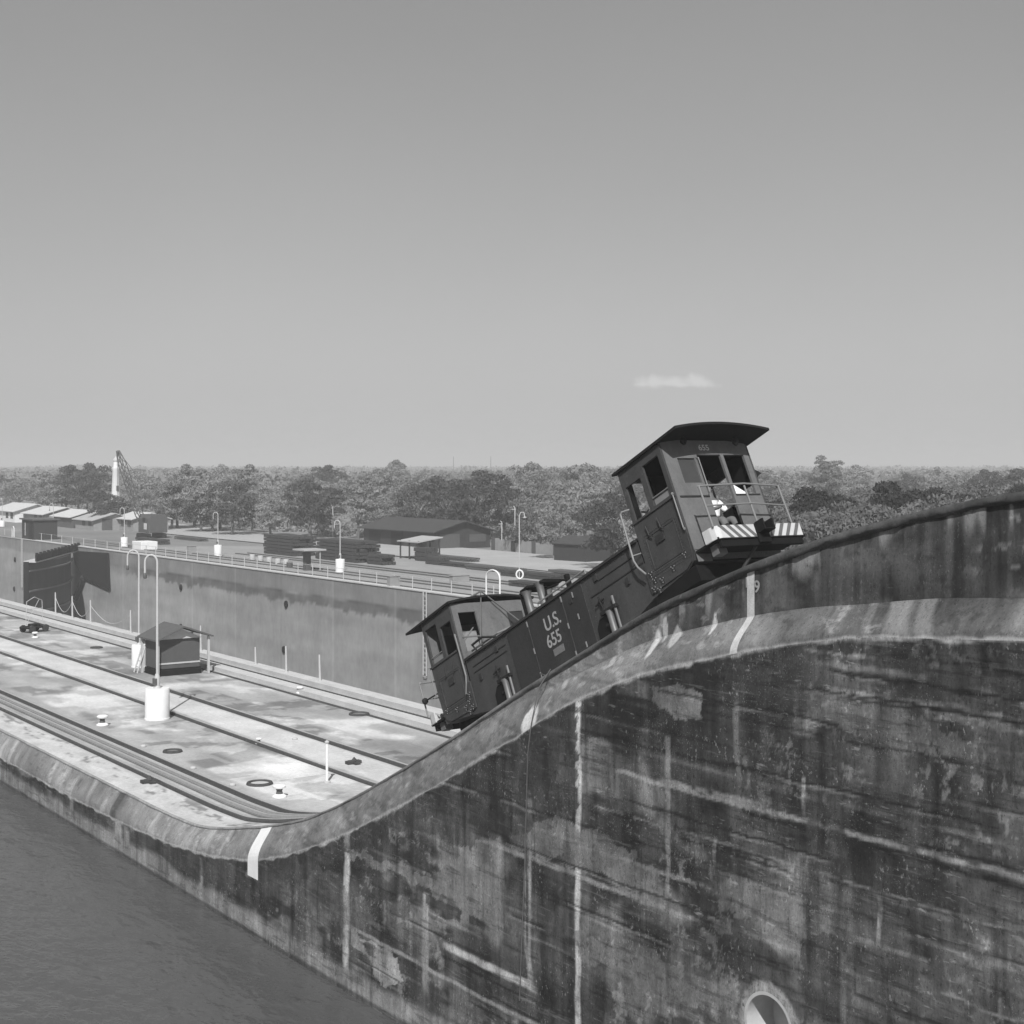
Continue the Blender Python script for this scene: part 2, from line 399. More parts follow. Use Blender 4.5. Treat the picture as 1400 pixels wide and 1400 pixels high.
def wall_tone(Y, Z):
    depth = zl(Y)-Z                                    # metres under the coping
    u = fbm(Y*.6, Z*1.3, 11, 5)                       # long horizontal pours
    d = fbm(Y*3.2, Z*.28, 21, 4)                       # vertical runs
    f = fbm(Y*1.4, Z*1.6, 31, 5)
    v = .082+.10*(u-.5)+.13*(d-.5)+.10*(f-.5)
    # board marks of the formwork
    lev = Z/.41+.25*fbm(Y*.15, Z*0, 41, 2)
    fr = np.abs(lev-np.round(lev))
    brd = (1-sst(.03, .10, fr))*sst(.45, .62, fbm(Y*.6, np.round(lev)*7.7, 45, 3))
    v = v*(1-.45*brd)
    brl = (1-sst(.02, .13, np.abs(lev-np.round(lev)+.10)))*sst(.52, .68, fbm(Y*.5+9, np.round(lev)*5.1, 47, 3))
    v = v+.10*brl
    # dark film hanging beneath the coping, irregular lower edge
    n1 = fbm(Y*.9, Z*.15, 51, 4)
    v = v*(1-.42*(1-sst(.4+2.2*n1, 1.2+3.0*n1, depth)))
    # broad dark and pale areas
    blk = sst(.50, .62, fbm(Y*.22, Z*.55, 61, 4)); v = v*(1-.38*blk)
    pal = sst(.56, .66, fbm(Y*.4+30, Z*.9, 71, 5)); v = v+.085*pal
    # efflorescence specks
    sp = sst(.60, .68, fbm(Y*7+1.7*fbm(Y*9, Z*9, 80, 2), Z*4, 81, 4))*sst(.50, .62, fbm(Y*.7, Z*.7, 83, 3)); v = v+.10*sp
    dk = sst(.60, .75, fbm(Y*1.1, Z*.14, 95, 3)); v = v*(1-.48*dk)
    def hline(z, y0, y1, w, amt, seed, rag=.5):
        nonlocal v
        wob = (fbm(Y*1.3, Y*0, seed, 4)-.5)*.10
        m = (1-sst(w*.4, w, np.abs(Z-z-wob)))*sst(y0, y0+.4, Y)*(1-sst(y1-.4, y1, Y))*sst(.5-rag*.4, .62-rag*.3, fbm(Y*2.4, Z*3, seed+1, 4))
        v = v*(1-m)+amt*m
    def hdark(z, y0, y1, w, k):
        nonlocal v
        wob = (fbm(Y*1.1, Y*0, int(abs(z)*10)+5, 3)-.5)*.06
        v = v*(1-k*(1-sst(w*.4, w, np.abs(Z-z-wob)))*sst(y0, y0+.3, Y)*(1-sst(y1-.3, y1, Y)))
    hline(-2.93, 13.3, 15.6, .06, .40, 101, .9)
    hline(-2.78, 14.1, 15.9, .035, .24, 103)
    hline(-3.30, 9, 15.2, .045, .24, 105)
    hline(-3.46, 9, 13.6, .05, .20, 106)
    hline(-3.05, 9, 12.8, .06, .17, 107, .9)
    hdark(-3.42, 12, 20, .035, .7); hdark(-4.05, 10, 22, .03, .6); hdark(-2.70, 10, 14.5, .03, .6)
    hline(-5.42, 10, 20.5, .055, .24, 109, .9); hdark(-5.54, 9, 17.2, .05, .75)
    hline(-5.38, 16.4, 19.3, .09, .22, 111, .9)
    hdark(-4.85, 16, 24.5, .04, .6); hline(-4.95, 20.5, 23, .04, .17, 113)
    hline(-6.15, 10, 23.5, .03, .16, 115); hdark(-6.55, 10, 20, .03, .5); hline(-6.95, 13, 23, .05, .17, 117)
    hline(-7.55, 18, 25, .07, .22, 119, .8); hdark(-7.42, 20, 25.5, .05, .6); hdark(-8.1, 14, 24, .03, .4)
    hline(-10.72, 21, 30.5, .06, .26, 121, .9); hline(-10.05, 22.6, 26.2, .11, .42, 123, 1.0)
    hline(-8.5, 14, 18.6, .04, .16, 125); hdark(-7.75, 11, 17.5, .03, .5); hline(-7.3, 10, 13.8, .03, .18, 127)
    hline(-6.62, 9, 12.6, .08, .20, 129, .8); hline(-8.9, 11, 13.5, .05, .17, 131)
    # vertical mineral runs and painted gauge lines
    def vrun(px_, y0, y1, w, amt, wob=.03, op=1.0):
        nonlocal v
        y, za = on_x(px_, y0, 16.6); _, zb = on_x(px_, y1, 16.6)
        ww = (fbm(Z*1.2, Z*0+px_, 140+int(px_) % 50, 4)-.5)*wob*4
        wd = w*(.7+.7*fbm(Z*2.5, Z*0+px_*1.3, 190, 3))
        m = (1-sst(wd*.45, wd, np.abs(Y-y-ww)))*(1-sst(za-.05, za+.02, Z))*sst(zb-.25, zb+.25, Z)*op
        v = v*(1-m)+amt*1.45*m
    vrun(790, 958, 1420, .10, .36, .03, .95); vrun(474, 1134, 1362, .17, .33, .06, .95)
    vrun(582, 1220, 1352, .15, .24, .04, .8); vrun(912, 1005, 1100, .09, .20, .03, .75); vrun(912, 1100, 1230, .07, .20, .03, .6)
    vrun(722, 1090, 1345, .12, .20, .05, .7); vrun(677, 1140, 1290, .35, .16, .1, .6); vrun(640, 1125, 1262, .5, .15, .1, .55)
    vrun(1150, 1020, 1240, .06, .035, .03, .7); vrun(1112, 1010, 1330, .17, .036, .05, .8); vrun(1141, 1000, 1190, .22, .04, .05, .7)
    vrun(1152, 1300, 1400, .07, .22, .03, .5); vrun(720, 1005, 1290, .05, .025, .02, .9); vrun(1100, 1062, 1105, .05, .3, .03, .8); vrun(978, 1145, 1170, .05, .25, .03, .8)
    vrun(1199, 1225, 1290, .06, .26, .05, .8); vrun(1008, 960, 1060, .08, .17, .04, .5); vrun(1250, 900, 1400, .12, .045, .05, .5)
    vrun(1330, 880, 1400, .16, .045, .05, .45); vrun(1210, 1180, 1400, .2, .05, .08, .5); vrun(275, 1172, 1235, .16, .22, .05, .8)
    vrun(160, 1116, 1165, .5, .24, .12, .85); vrun(98, 1086, 1130, .2, .24, .06, .8); vrun(173, 1130, 1180, .25, .2, .1, .7); vrun(68, 1080, 1115, .25, .17, .05, .6)
    # patches seen in the photograph
    for poly, tone, soft, op, sd in [
        ([(462,1152),(560,1188),(690,1245),(690,1266),(600,1224),(500,1180),(462,1166)], .20, .18, .85, 201),
        ([(590,1190),(690,1180),(690,1262),(640,1248),(590,1215)], .155, .1, .8, 203),
        ([(583,1222),(632,1244),(630,1262),(600,1252),(583,1236)], .035, .06, .9, 205),
        ([(641,1250),(664,1262),(662,1272),(642,1262)], .028, .05, .9, 207),
        ([(480,1270),(505,1285),(545,1310),(548,1340),(530,1352),(512,1336),(505,1310),(480,1296)], .30, .15, .9, 209),
        ([(497,1288),(512,1292),(512,1312),(503,1306)], .05, .06, .9, 211),
        ([(400,1170),(470,1210),(520,1262),(470,1270),(400,1220)], .13, .3, .6, 213),
        ([(350,1185),(470,1190),(470,1240),(430,1250),(350,1215)], .075, .25, .6, 215),
        ([(700,1120),(790,1130),(860,1160),(905,1200),(880,1230),(800,1190),(700,1160)], .175, .2, .75, 217),
        ([(780,1275),(830,1290),(900,1310),(960,1340),(1010,1375),(1000,1395),(940,1370),(870,1345),(800,1310)], .17, .2, .7, 219),
        ([(690,970),(790,960),(790,1030),(740,1085),(690,1070)], .042, .3, .8, 221),
        ([(560,1110),(700,1030),(790,965),(790,1100),(640,1160),(560,1140)], .040, .25, .75, 223),
        ([(890,935),(930,930),(960,950),(960,985),(920,985),(890,960)], .175, .12, .8, 225),
        ([(980,1205),(1100,1240),(1105,1275),(1020,1260),(975,1230)], .165, .25, .75, 227),
        ([(1090,890),(1290,905),(1400,930),(1400,990),(1200,960),(1090,930)], .050, .3, .75, 229),
        ([(1010,880),(1100,880),(1130,960),(1060,990),(1000,950)], .060, .3, .6, 231),
        ([(1100,1290),(1160,1280),(1165,1400),(1100,1400)], .045, .2, .75, 233),
        ([(1160,960),(1290,985),(1400,1010),(1400,1060),(1250,1030),(1150,1000)], .14, .3, .5, 235),
        ([(420,1150),(468,1146),(468,1170),(420,1165)], .035, .2, .8, 237),
        ([(352,1178),(470,1140),(560,1100),(620,1064),(600,1110),(470,1170),(420,1200),(352,1210)], .042, .25, .75, 239),
        ([(306,1178),(322,1182),(322,1222),(306,1214)], .17, .05, .8, 241),
        ([(180,1136),(250,1150),(330,1178),(330,1225),(260,1200),(180,1158)], .048, .3, .8, 243),
        ([(20,1060),(160,1122),(155,1150),(100,1122),(20,1080)], .060, .3, .7, 245)]:
        m = poly_mask(Y, Z, PX(poly), soft, sd)*op*(.35+1.1*fbm(Y*4, Z*2, sd+300, 4)); v = v*(1-np.clip(m, 0, 1))+tone*np.clip(m, 0, 1)
    # halo of pale mortar round the round recess
    dd = np.hypot((Y-16.52), (Z+8.80)*.95); m = (1-sst(.62, .70, dd+.10*(fbm(Y*6, Z*6, 260, 3)-.5)))
    v = v*(1-m)+.27*m*(.8+.4*fbm(Y*9, Z*9, 261, 3))
    # pale washed foot just above the water, thin lime lip under the coping
    ft = sst(-11.60, -11.85, Z+.25*(fbm(Y*.7, Z*0, 271, 3)-.5)); v = v*(1-ft*.85)+.23*ft*.85*(.75+.5*f)
    tide = sst(-12.12, -12.22, Z); v = v*(1-.65*tide)
    lip = 1-sst(.0, .06, depth+.16*(fbm(Y*2.6, Z*0, 281, 5)-.5)); v = v*(1-lip)+.34*lip*(.7+.6*fbm(Y*3, Z*3, 283, 3))
    v = v*(1+.9*(fbm(Y*2.0, Z*2.6, 291, 5)-.5))*(1+.8*(fbm(Y*4.5, Z*.5, 293, 5)-.5))*.98
    rr3 = np.random.RandomState(12)
    for k in range(26):
        z0 = -2.7-.36*k+rr3.uniform(-.08, .08); y0 = rr3.uniform(9, 30); y1 = y0+rr3.uniform(1.2, 6.5)
        wob = (fbm(Y*1.7, Y*0, 600+k, 5)-.5)*.07; ww = .012+.020*fbm(Y*2, Y*0, 640+k, 2)
        mk_ = (1-sst(ww*.6, ww*1.4, np.abs(Z-z0-wob)))*sst(y0, y0+.3, Y)*(1-sst(y1-.3, y1, Y)); v = v*(1-.72*mk_)
        ml_ = (1-sst(ww*.6, ww*1.6, np.abs(Z-z0-wob+.045)))*sst(y0, y0+.3, Y)*(1-sst(y1-.3, y1, Y))*sst(.45, .55, fbm(Y*1.3, Y*0, 680+k, 3)); v = v+.09*ml_
    return np.clip(v, .018, .6)

def cope_tone(Y, Z, part):
    n = fbm(Y*.9, Z*1.5, 311, 4); dr = fbm(Y*4.5, Z*.3, 321, 4); f = fbm(Y*3, Z*3, 331, 4)
    hi = 1-sst(17.5, 23.5, Y)                              # the old dark skin of the upper part
    hi2 = 1-sst(13, 19, Y)
    v = .165+.10*sst(33, 40, Y)+.16*(n-.5)+.08*(fbm(Y*1.3, Z*2.5, 348, 5)-.5)+.06*(f-.5)+.05*(dr-.5)*sst(30, 40, Y)*2
    if part == 'band':
        dk = .060+.10*(dr-.5)+.07*(fbm(Y*2.2, Z*2.2, 349, 5)-.5)+.06*(n-.5)+.05*(fbm(Y*9, Z*.6, 345, 4)-.5)
        drp = sst(.60, .72, vn(Y*6, Z*.3, 341))*(1-sst(.10, .42, zt(Y)-.14-Z+.35*(vn(Y*9, Z*0, 343)-.5))); dk = dk+.15*drp
        dk = dk*(1-.5*(1-sst(.06, .14, np.abs(Y-13.25+.1*n))))
        v = v*(1-hi)+dk*hi
    elif part == 'bevel':
        bl = .085+.11*(n-.5)+.09*(dr-.5)+.12*(fbm(Y*2.6, Z*2.0, 350, 5)-.5)+.09*(f-.5)+.07*(fbm(Y*1.2, Z*1.2, 346, 5)-.5)
        v = v*(1-hi2)+bl*hi2
        pnl = vn(Y*.55, Y*0, 351); v = np.where(Y > 36.5, v*(.66+.42*pnl)+.10*(sst(.6, .8, vn(Y*2.5, Z*.8, 353))-.25), v)
        jn = np.abs((Y % 2.6)-1.3); v = np.where(Y > 37, v*(1-sst(.1, .04, jn)*.2), v)
        for px_, sx, w, k in [(1130, 845, .05, .5), (160, 1095, .35, .9)]:
            y, _ = on_x(px_, sx, 16.8); m = (1-sst(w*.5, w, np.abs(Y-y+.15*(zm(Y)-Z)))); v = v*(1-m*k)+.05*m*k
        for px_, w, k in [(1220, .28, .55), (1255, .2, .4), (1180, .12, .3)]:
            y, _ = on_x(px_, 850, 16.8); m = (1-sst(w*.4, w, np.abs(Y-y+.4*(zm(Y)-Z)+.1*n))); v = v*(1-m*k)+.27*m*k
    else:
        v = v*.95; dk = .055+.06*(f-.5)+.05*(fbm(Y*2, Z, 347, 5)-.5); h3 = 1-sst(20, 27, Y); v = v*(1-h3)+dk*h3
    if part in ('bevel', 'band'):
        ch = sst(.60, .66, fbm(Y*5+1.3*fbm(Y*4, Z*4, 700, 2), Z*7, 701, 5)); v = v*(1-.32*ch*sst(.40, .55, fbm(Y*.7, Z*.9, 703, 3)))
        cw = sst(.62, .68, fbm(Y*4, Z*9, 705, 5)); v = v+.09*cw*sst(.45, .6, fbm(Y*.6+5, Z*.8, 707, 3))
        scr = sst(.64, .70, fbm(Y*1.2+3*Z, Z*14, 709, 4))*sst(18, 20, Y)*(1-sst(34, 37, Y)); v = v*(1-.30*scr)
        for cpx, cpy, ry, rz, k in [(733, 985, .28, .34, .95), (888, 878, .12, .30, .9), (966, 852, .05, .22, .8), (915, 870, .12, .2, .5), (898, 862, .08, .25, .6), (830, 905, .12, .1, .4), (765, 935, .1, .12, .3)]:
            y, z = on_x(cpx, cpy, 16.8)
            dd = np.hypot((Y-y)/ry, (Z-z)/rz)+.9*(fbm(Y*5, Z*3, 361+int(cpx) % 40, 4)-.5)
            m = 1-sst(.7, 1.0, dd); v = v*(1-m*k)+.55*m*k
        lp = (1-sst(.0, .055, Z-zl(Y)+.07*(fbm(Y*3.5, Z*0, 371, 5)-.5)))*(.5+.6*fbm(Y*2, Z*0, 372, 3)); v = v*(1-lp*.8)+.42*lp*.8
        dks = sst(.62, .72, fbm(Y*.8+4, Z*2.5, 377, 4))*sst(22, 24, Y)*(1-sst(28, 32, Y)); v = v*(1-.35*dks)
    return np.clip(v, .02, .7)

def grid_mesh(name, Yg, Xg, Zg, tone, m, parent=None, smooth=True):
    nr, nc = Yg.shape
    co = np.stack([Xg, Yg, Zg], -1).reshape(-1, 3)
    i = np.arange(nr-1)[:, None]*nc+np.arange(nc-1)[None]
    q = np.stack([i, i+1, i+nc+1, i+nc], -1).reshape(-1, 4)
    me = bpy.data.meshes.new(name)
    me.vertices.add(len(co)); me.vertices.foreach_set('co', co.ravel().astype(np.float32))
    me.loops.add(q.size); me.loops.foreach_set('vertex_index', q.ravel().astype(np.int32))
    me.polygons.add(len(q)); me.polygons.foreach_set('loop_start', (np.arange(len(q))*4).astype(np.int32))
    me.update(calc_edges=True)
    at = me.attributes.new('tone', 'FLOAT', 'POINT'); at.data.foreach_set('value', tone.ravel().astype(np.float32))
    me.materials.append(m)
    if smooth: me.polygons.foreach_set('use_smooth', [True]*len(q))
    o = bpy.data.objects.new(name, me); COL.objects.link(o)
    if parent: o.parent = parent
    return o

# ------------------------------------------------------------------ near lock wall
ZW = -12.3
lw = thing('lock_wall', 'dark stained concrete lock wall whose curved coping climbs the incline in the foreground', 'lock wall', (0, 0, 0))
rows = np.concatenate([np.linspace(0, 1, 310)])
Yg = np.repeat(cols[None], len(rows), 0); top = zl(Yg); Zg = top+(ZW-1.5-top)*rows[:, None]
keepcol = None
T = wall_tone(Yg, Zg)
# leave a true hole for the round recess
Hy, Hz, Hr = 16.52, -8.80, .50
nr, nc = Yg.shape
Xg = np.full_like(Yg, 16.6)
wall = grid_mesh('wall_face', Yg, Xg, Zg, T, M_wall, lw)
bm = bmesh.new(); bm.from_mesh(wall.data)
dele = [f for f in bm.faces if math.hypot(f.calc_center_median().y-Hy, f.calc_center_median().z-Hz) < Hr]
bmesh.ops.delete(bm, geom=dele, context='FACES'); bm.to_mesh(wall.data); bm.free()
rc = MB(); n = 48
ring = lambda x, r: [(x, Hy+r*math.cos(2*math.pi*j/n), Hz+r*math.sin(2*math.pi*j/n)) for j in range(n)]
vs = ring(16.585, Hr+.035)+ring(16.585, Hr-.02)+ring(17.15, Hr-.05)
fs = [(k*n+j, k*n+(j+1) % n, (k+1)*n+(j+1) % n, (k+1)*n+j) for k in range(2) for j in range(n)]+[tuple(2*n+j for j in range(n))]
rc.add(vs, fs); M_rec = mat('pale_recess_lining', .40, .8, 3, .08, scale2=12, amp2=.06); rc.build('round_recess', M_rec, lw, smooth=True)
# coping: upright band and bevel
k1 = np.linspace(0, 1, 26)[:, None]
Yb = np.repeat(cols[None], 26, 0); Zb = zt(Yb)-.12+(zm(Yb)-(zt(Yb)-.12))*k1
Zb = np.minimum(Zb, zt(Yb)-.12+.0*k1) if False else Zb
grid_mesh('coping_band', Yb, 17.0-.004*k1+0*Yb, np.where(zm(Yb) > zt(Yb)-.13, zt(Yb)-.03-.1*k1, Zb), cope_tone(Yb, Zb, 'band'), M_cope, lw)
Ye = np.repeat(cols[None], 30, 0); k2 = np.linspace(0, 1, 30)[:, None]
zs = np.minimum(zm(Ye), zt(Ye)-.05)
Ze = zs+(zl(Ye)-zs)*k2
Xe = 17.0-.40*np.sin(k2*math.pi/2)**1.25+0*Ye
grid_mesh('coping_bevel', Ye, Xe, Ze, cope_tone(Ye, Ze, 'bevel'), M_cope, lw)
# rounded nosing along the crest
na = 12; a = np.linspace(-.35*math.pi, 1.0*math.pi, na)[:, None]
Yn = np.repeat(cols[None], na, 0)
rr_ = (.045+.04*(1-sst(18, 30, Yn)))*(.72+.56*fbm(Yn*2.3, a*1.5+0*Yn, 811, 5))
Xn = 17.03-rr_*np.cos(a*.0+0)+0*Yn
Xn = 17.03-np.sin(a+.5*math.pi)*rr_*1.25; Zn = zt(Yn)-rr_-.0+np.sin(a)*rr_*1.0
grid_mesh('nosing', Yn, Xn, Zn, cope_tone(Yn, Zn, 'nosing'), M_cope, lw)
# painted bands that cross the coping
def cross_stripe(y0, y1, zb, m, onband=False):
    q = MB(); pts = []
    if onband:
        for t in np.linspace(.0, 1, 6):
            pts.append((16.988, None, lambda y, t=t: zt(y)-.14+(zm(y)-zt(y)+.14)*t))
    for t in np.linspace(0 if not onband else .02, 1, 10):
        pts.append((17.0-.40*math.sin(t*math.pi/2)**1.25-.008, None, lambda y, t=t: min(zm(y), zt(y)-.05)+(zl(y)-min(zm(y), zt(y)-.05))*t))
    if zb: pts.append((16.592, None, lambda y: zb))
    vs = []
    for x, _, fz in pts: vs += [(x, y0, float(fz(y0))), (x, y1, float(fz(y1)))]
    fs = [(2*i, 2*i+1, 2*i+3, 2*i+2) for i in range(len(pts)-1)]
    q.add(vs, fs); return q.build('painted_stripe', m, lw)
cross_stripe(35.05, 35.68, -10.77, M_white)['label'] = 'wide bright white painted stripe at the foot of the incline'
M_fig = mat('faded_figure_paint', .26, .8, 9, .3, scale2=40, amp2=.2)
M_wst = mat('worn_stripe_paint', .44, .8, 7, .22, (1, 1, .4), scale2=40, amp2=.2)
cross_stripe(17.23, 17.40, None, M_wst, True)['label'] = 'narrow worn white stripe crossing the upper coping beside a number'
# the painted figure beside the narrow stripe
for (ch, px_, py_, sz) in [('9', 1035, 803, .28), ('1', 1021, 797, .24)]:
    y, z = on_x(px_, py_, 16.99)
    mt_ = Matrix(((0, 0, -1, 16.985), (-1, 0, 0, y), (0, 1, 0, z), (0, 0, 0, 1)))
    text_mesh(ch, sz, .003, 'painted_figure', M_fig, lw, mt_)

# ------------------------------------------------------------------ island: paving, ramp, kerbs and tracks (all follow the same profile)
Yd = np.array(sorted(list(np.arange(-24, 60, .12))+list(np.arange(60, 140, .4))+list(np.arange(140, 520, 6.0))))
def deck_tone(X, Y):
    n = fbm(Y*.25, X*.5, 401, 5); s = fbm(Y*.16, X*1.6, 411, 4)
    v = .325+.28*(n-.5)+.14*(s-.5)+.08*(fbm(Y*1.5, X*2, 405, 5)-.5)
    # cast slabs of unequal age
    cell_y = np.floor((Y+1.3*np.floor(X/3.1))/3.6); cell_x = np.floor(X/3.15)
    h = np.sin(cell_y*12.9898+cell_x*78.233)*43758.5453; h = h-np.floor(h)
    inner = sst(20.6, 20.9, X)*(1-sst(31.0, 31.2, X))
    v = np.where(h > .60, v*(1-.40*inner*sst(.40, .46, fbm(Y*.8, X*.8, 407, 4))), v)
    wh = sst(.50, .64, fbm(Y*.28+3, X*.42, 421, 5)); v = v+.20*wh*inner
    jy = np.abs(((Y+1.3*np.floor(X/3.1))/3.6) % 1-.5)*3.6; v = v*(1-.16*sst(1.74, 1.79, jy)*inner)
    bl = sst(24.5, 24.8, X)*(1-sst(26.3, 26.6, X)); v = v*(1-bl)+(.50+.14*(n-.5)+.14*(fbm(Y*.9, X*2, 409, 4)-.5))*bl        # bright strip between the return rails
    edge = 1-sst(18.35, 18.6, X); v = v*(1-edge)+(.47+.22*(fbm(Y*1.3, X*3, 431, 4)-.5))*edge
    brk = sst(.58, .66, fbm(Y*1.6, X*4, 441, 4))*edge*sst(17.5, 17.8, X); v = v*(1-.55*brk)
    hot = sst(44.5, 47, Y)*(1-sst(50, 53, Y))*sst(22, 22.6, X)*(1-sst(23.6, 24.2, X)); v = v+.12*hot
    return np.clip(v, .06, .68)
xs = np.concatenate([np.linspace(17.02, 20.6, 34), np.linspace(20.72, 31.1, 78), np.linspace(31.2, 33.6, 14)])
Yg2, Xg2 = np.meshgrid(Yd, xs)
Xg2 = Xg2; Zg2 = zd(Yg2)
Zg2 = np.where(Yg2 > 140, ZG-.10, Zg2)
struct(grid_mesh('island_pavement', Yg2, Xg2, Zg2, deck_tone(Xg2, Yg2), M_deck, None))
def follow(name, m, secs, y0, y1, parent=None, step=.25):
    """sweep cross-sections [(x0,x1,za,zb)] along the deck"""
    q = MB(); ys = list(np.arange(y0, min(y1, 60), step))+list(np.arange(max(y0, 60), y1, 4))
    if len(ys) < 2: ys = [y0, y1]
    for k, (x0, x1, za, zb) in enumerate(secs):
        vs = []
        for y in ys:
            z = float(zd(y)) if y < 140 else ZG-.1
            vs += [(x0, y, z+za), (x1, y, z+za), (x1, y, z+zb), (x0, y, z+zb)]
        fs = []
        for i in range(len(ys)-1):
            for j in range(4): fs.append((4*i+j, 4*i+(j+1) % 4, 4*i+4+(j+1) % 4, 4*i+4+j))
        fs += [(0, 1, 2, 3), tuple(4*(len(ys)-1)+j for j in (3, 2, 1, 0))]
        q.add(vs, fs, 0)
    return q.build(name, m, parent)
TRK = [
 ('towing_track', 'near towing track with centre rack rail that climbs the incline under the locomotive', 18.62, 1.42, True),
 ('return_track', 'plain return track down the middle of the pale island pavement', 24.25, 2.40, False),
 ('towing_track', 'far towing track along the kerb on the other side of the island', 31.05, 1.42, True)]
for nm, lb, x0, g, rack in TRK:
    t = thing(nm, lb, 'track', (0, 0, 0))
    if x0 < 30:
        follow('rail_groove', M_slot, [(x0-.13, x0+.17, .004, .008)], -24, 520, t)
        follow('rail_groove', M_slot, [(x0+g-.17, x0+g+.13, .004, .008)], -24, 520, t)
        for a_ in (x0, x0+g):
            follow('rail', M_rail, [(a_-.035, a_+.035, .008, .10)], -24, 520, t)
            follow('rail_head', M_railtop, [(a_-.045, a_+.045, .10, .115)], -24, 520, t)
        if rack:
            follow('rack_bed', M_dkconc, [(x0+g/2-.28, x0+g/2+.28, .004, .05)], -24, 520, t)
            r_ = follow('rack_rail', M_railtop, [(x0+g/2-.20, x0+g/2-.12, .05, .13), (x0+g/2+.12, x0+g/2+.20, .05, .13)], -24, 520, t)
    else:
        follow('rail_groove', M_slot, [(30.85, 31.1, .004, .010)], -24, 520, t)
        follow('rack_rail', M_kerb, [(31.25, 31.95, .004, .20)], -24, 520, t)
        follow('rail_groove', M_slot, [(32.1, 32.7, .004, .010)], -24, 520, t)
        follow('rail_head', M_rail, [(32.35, 32.43, .010, .12)], -24, 520, t)
fw_ = thing('lock_wall', 'island wall facing the far chamber with its pale kerb', 'lock wall')
q = MB(); ys = list(Yd); vs = []; 
for y in ys:
    z = float(zd(y)) if y < 140 else ZG-.1
    vs += [(33.6, y, z), (33.6, y, -23)]
q.add(vs, [(2*i, 2*i+1, 2*i+3, 2*i+2) for i in range(len(ys)-1)]); q.build('wall_face', M_dkconc, fw_)
follow('kerb', M_kerb, [(32.85, 33.62, -.1, .24)], -24, 520, fw_)

# ------------------------------------------------------------------ far lock wall and the ground behind it
def far_tone(Y, Z):
    n = fbm(Y*.05, Z*.5, 501, 5); d = fbm(Y*.9, Z*.12, 511, 4); m = fbm(Y*.25, Z*.8, 521, 4)
    v = .29+.14*(n-.5)+.05*(d-.5)+.09*(m-.5)+.06*(fbm(Y*.6, Z*.6, 523, 5)-.5)
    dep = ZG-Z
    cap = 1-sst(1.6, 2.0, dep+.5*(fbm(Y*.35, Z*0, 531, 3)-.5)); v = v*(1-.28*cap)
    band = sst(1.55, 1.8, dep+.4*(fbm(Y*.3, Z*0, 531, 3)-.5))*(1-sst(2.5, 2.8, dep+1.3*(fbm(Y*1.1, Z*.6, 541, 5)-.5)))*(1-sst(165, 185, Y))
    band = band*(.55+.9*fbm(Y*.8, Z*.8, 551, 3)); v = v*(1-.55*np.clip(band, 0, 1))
    j = np.abs((Y/11.0) % 1-.5)*11; v = v*(1-.12*sst(5.36, 5.46, j))+.05*sst(5.2, 5.3, j)*(1-sst(5.36, 5.4, j))
    return np.clip(v, .05, .5)
yf = np.concatenate([np.arange(60, 180, .30), np.arange(180, 300, .8), np.arange(300, 560, 4.0)]); zf = np.linspace(ZG, -23, 52)
Yf, Zf = np.meshgrid(yf, zf)
flw = thing('lock_wall', 'long pale grey lock wall across the far chamber', 'lock wall')
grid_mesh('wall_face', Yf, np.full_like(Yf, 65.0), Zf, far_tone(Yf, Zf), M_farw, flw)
MB().box(64.93, 65.7, 60, 560, ZG+.002, ZG+.10).build('coping', M_kerb, flw)
MB().box(66.5, 66.95, 60, 560, ZG+.012, ZG+.022).build('rail_slot', M_slot, flw)
for px_, py_ in [(392,826),(389,888),(248,803),(248,857),(21,765),(20,805),(600,855)]:
    y, z = on_x(px_, py_, 65.0)
    o_ = MB().lathe([(.10, -.16), (.34, -.12), (.36, .0), (.30, .02)], (64.98, y, z), 14, 0, 'x').build('bollard_recess', M_black, flw)
# bits of ladder on the far wall
def ladder(y):
    t = MB(); t.tube([(64.85, y, ZG+.05), (64.85, y, ZG-7)], .05, 6).tube([(64.85, y+.5, ZG+.05), (64.85, y+.5, ZG-7)], .05, 6)
    for i in range(18): t.tube([(64.85, y, ZG-.3-i*.4), (64.85, y+.5, ZG-.3-i*.4)], .03, 5)
    return t.build('wall_ladder', M_offw, flw)
for px_ in (585, 32): ladder(on_z(px_, 800, ZG)[0]*0+on_x(px_, 820, 65)[0])

def terr(x, y):
    d = math.hypot(x, y)
    h = ZG-.02
    if d > 190:
        t = (d-190)
        h += 3.9*(1-math.exp(-(t/700.0)**1.25))+.00055*t
    if x > 112: h += min(1.6, (x-112)*.03)*(.5+.5*math.sin(x*.02+y*.013))
    h += 1.5*min(1, max(0, (d-500)/1500))*mnoise.noise((x*.0014, y*.0014, 3.3))
    return h
gx = list(np.arange(65.0, 130, 3))+list(np.geomspace(130, 6500, 70)); gy = list(-np.geomspace(4500, 20, 26))+list(np.arange(0, 330, 6))+list(np.geomspace(340, 9000, 60))
vs = [(x, y, terr(x, y)) for y in gy for x in gx]; nx = len(gx)
fs = [(j*nx+i, j*nx+i+1, (j+1)*nx+i+1, (j+1)*nx+i) for j in range(len(gy)-1) for i in range(nx-1)]
# lowlands on the near side of the chambers too, beyond the lock's ends
struct(MB().add(vs, fs).build('ground', M_grass, None, smooth=True))
gx2 = list(-np.geomspace(6000, 60, 20))+[0, 30, 65]; gy2 = list(np.geomspace(560, 9000, 30))
vs = [(x, y, terr(x, y) if x > 60 else terr(x, y)) for y in gy2 for x in gx2]; nx = len(gx2)
fs = [(j*nx+i, j*nx+i+1, (j+1)*nx+i+1, (j+1)*nx+i) for j in range(len(gy2)-1) for i in range(nx-1)]
struct(MB().add(vs, fs).build('ground', M_grass, None, smooth=True))
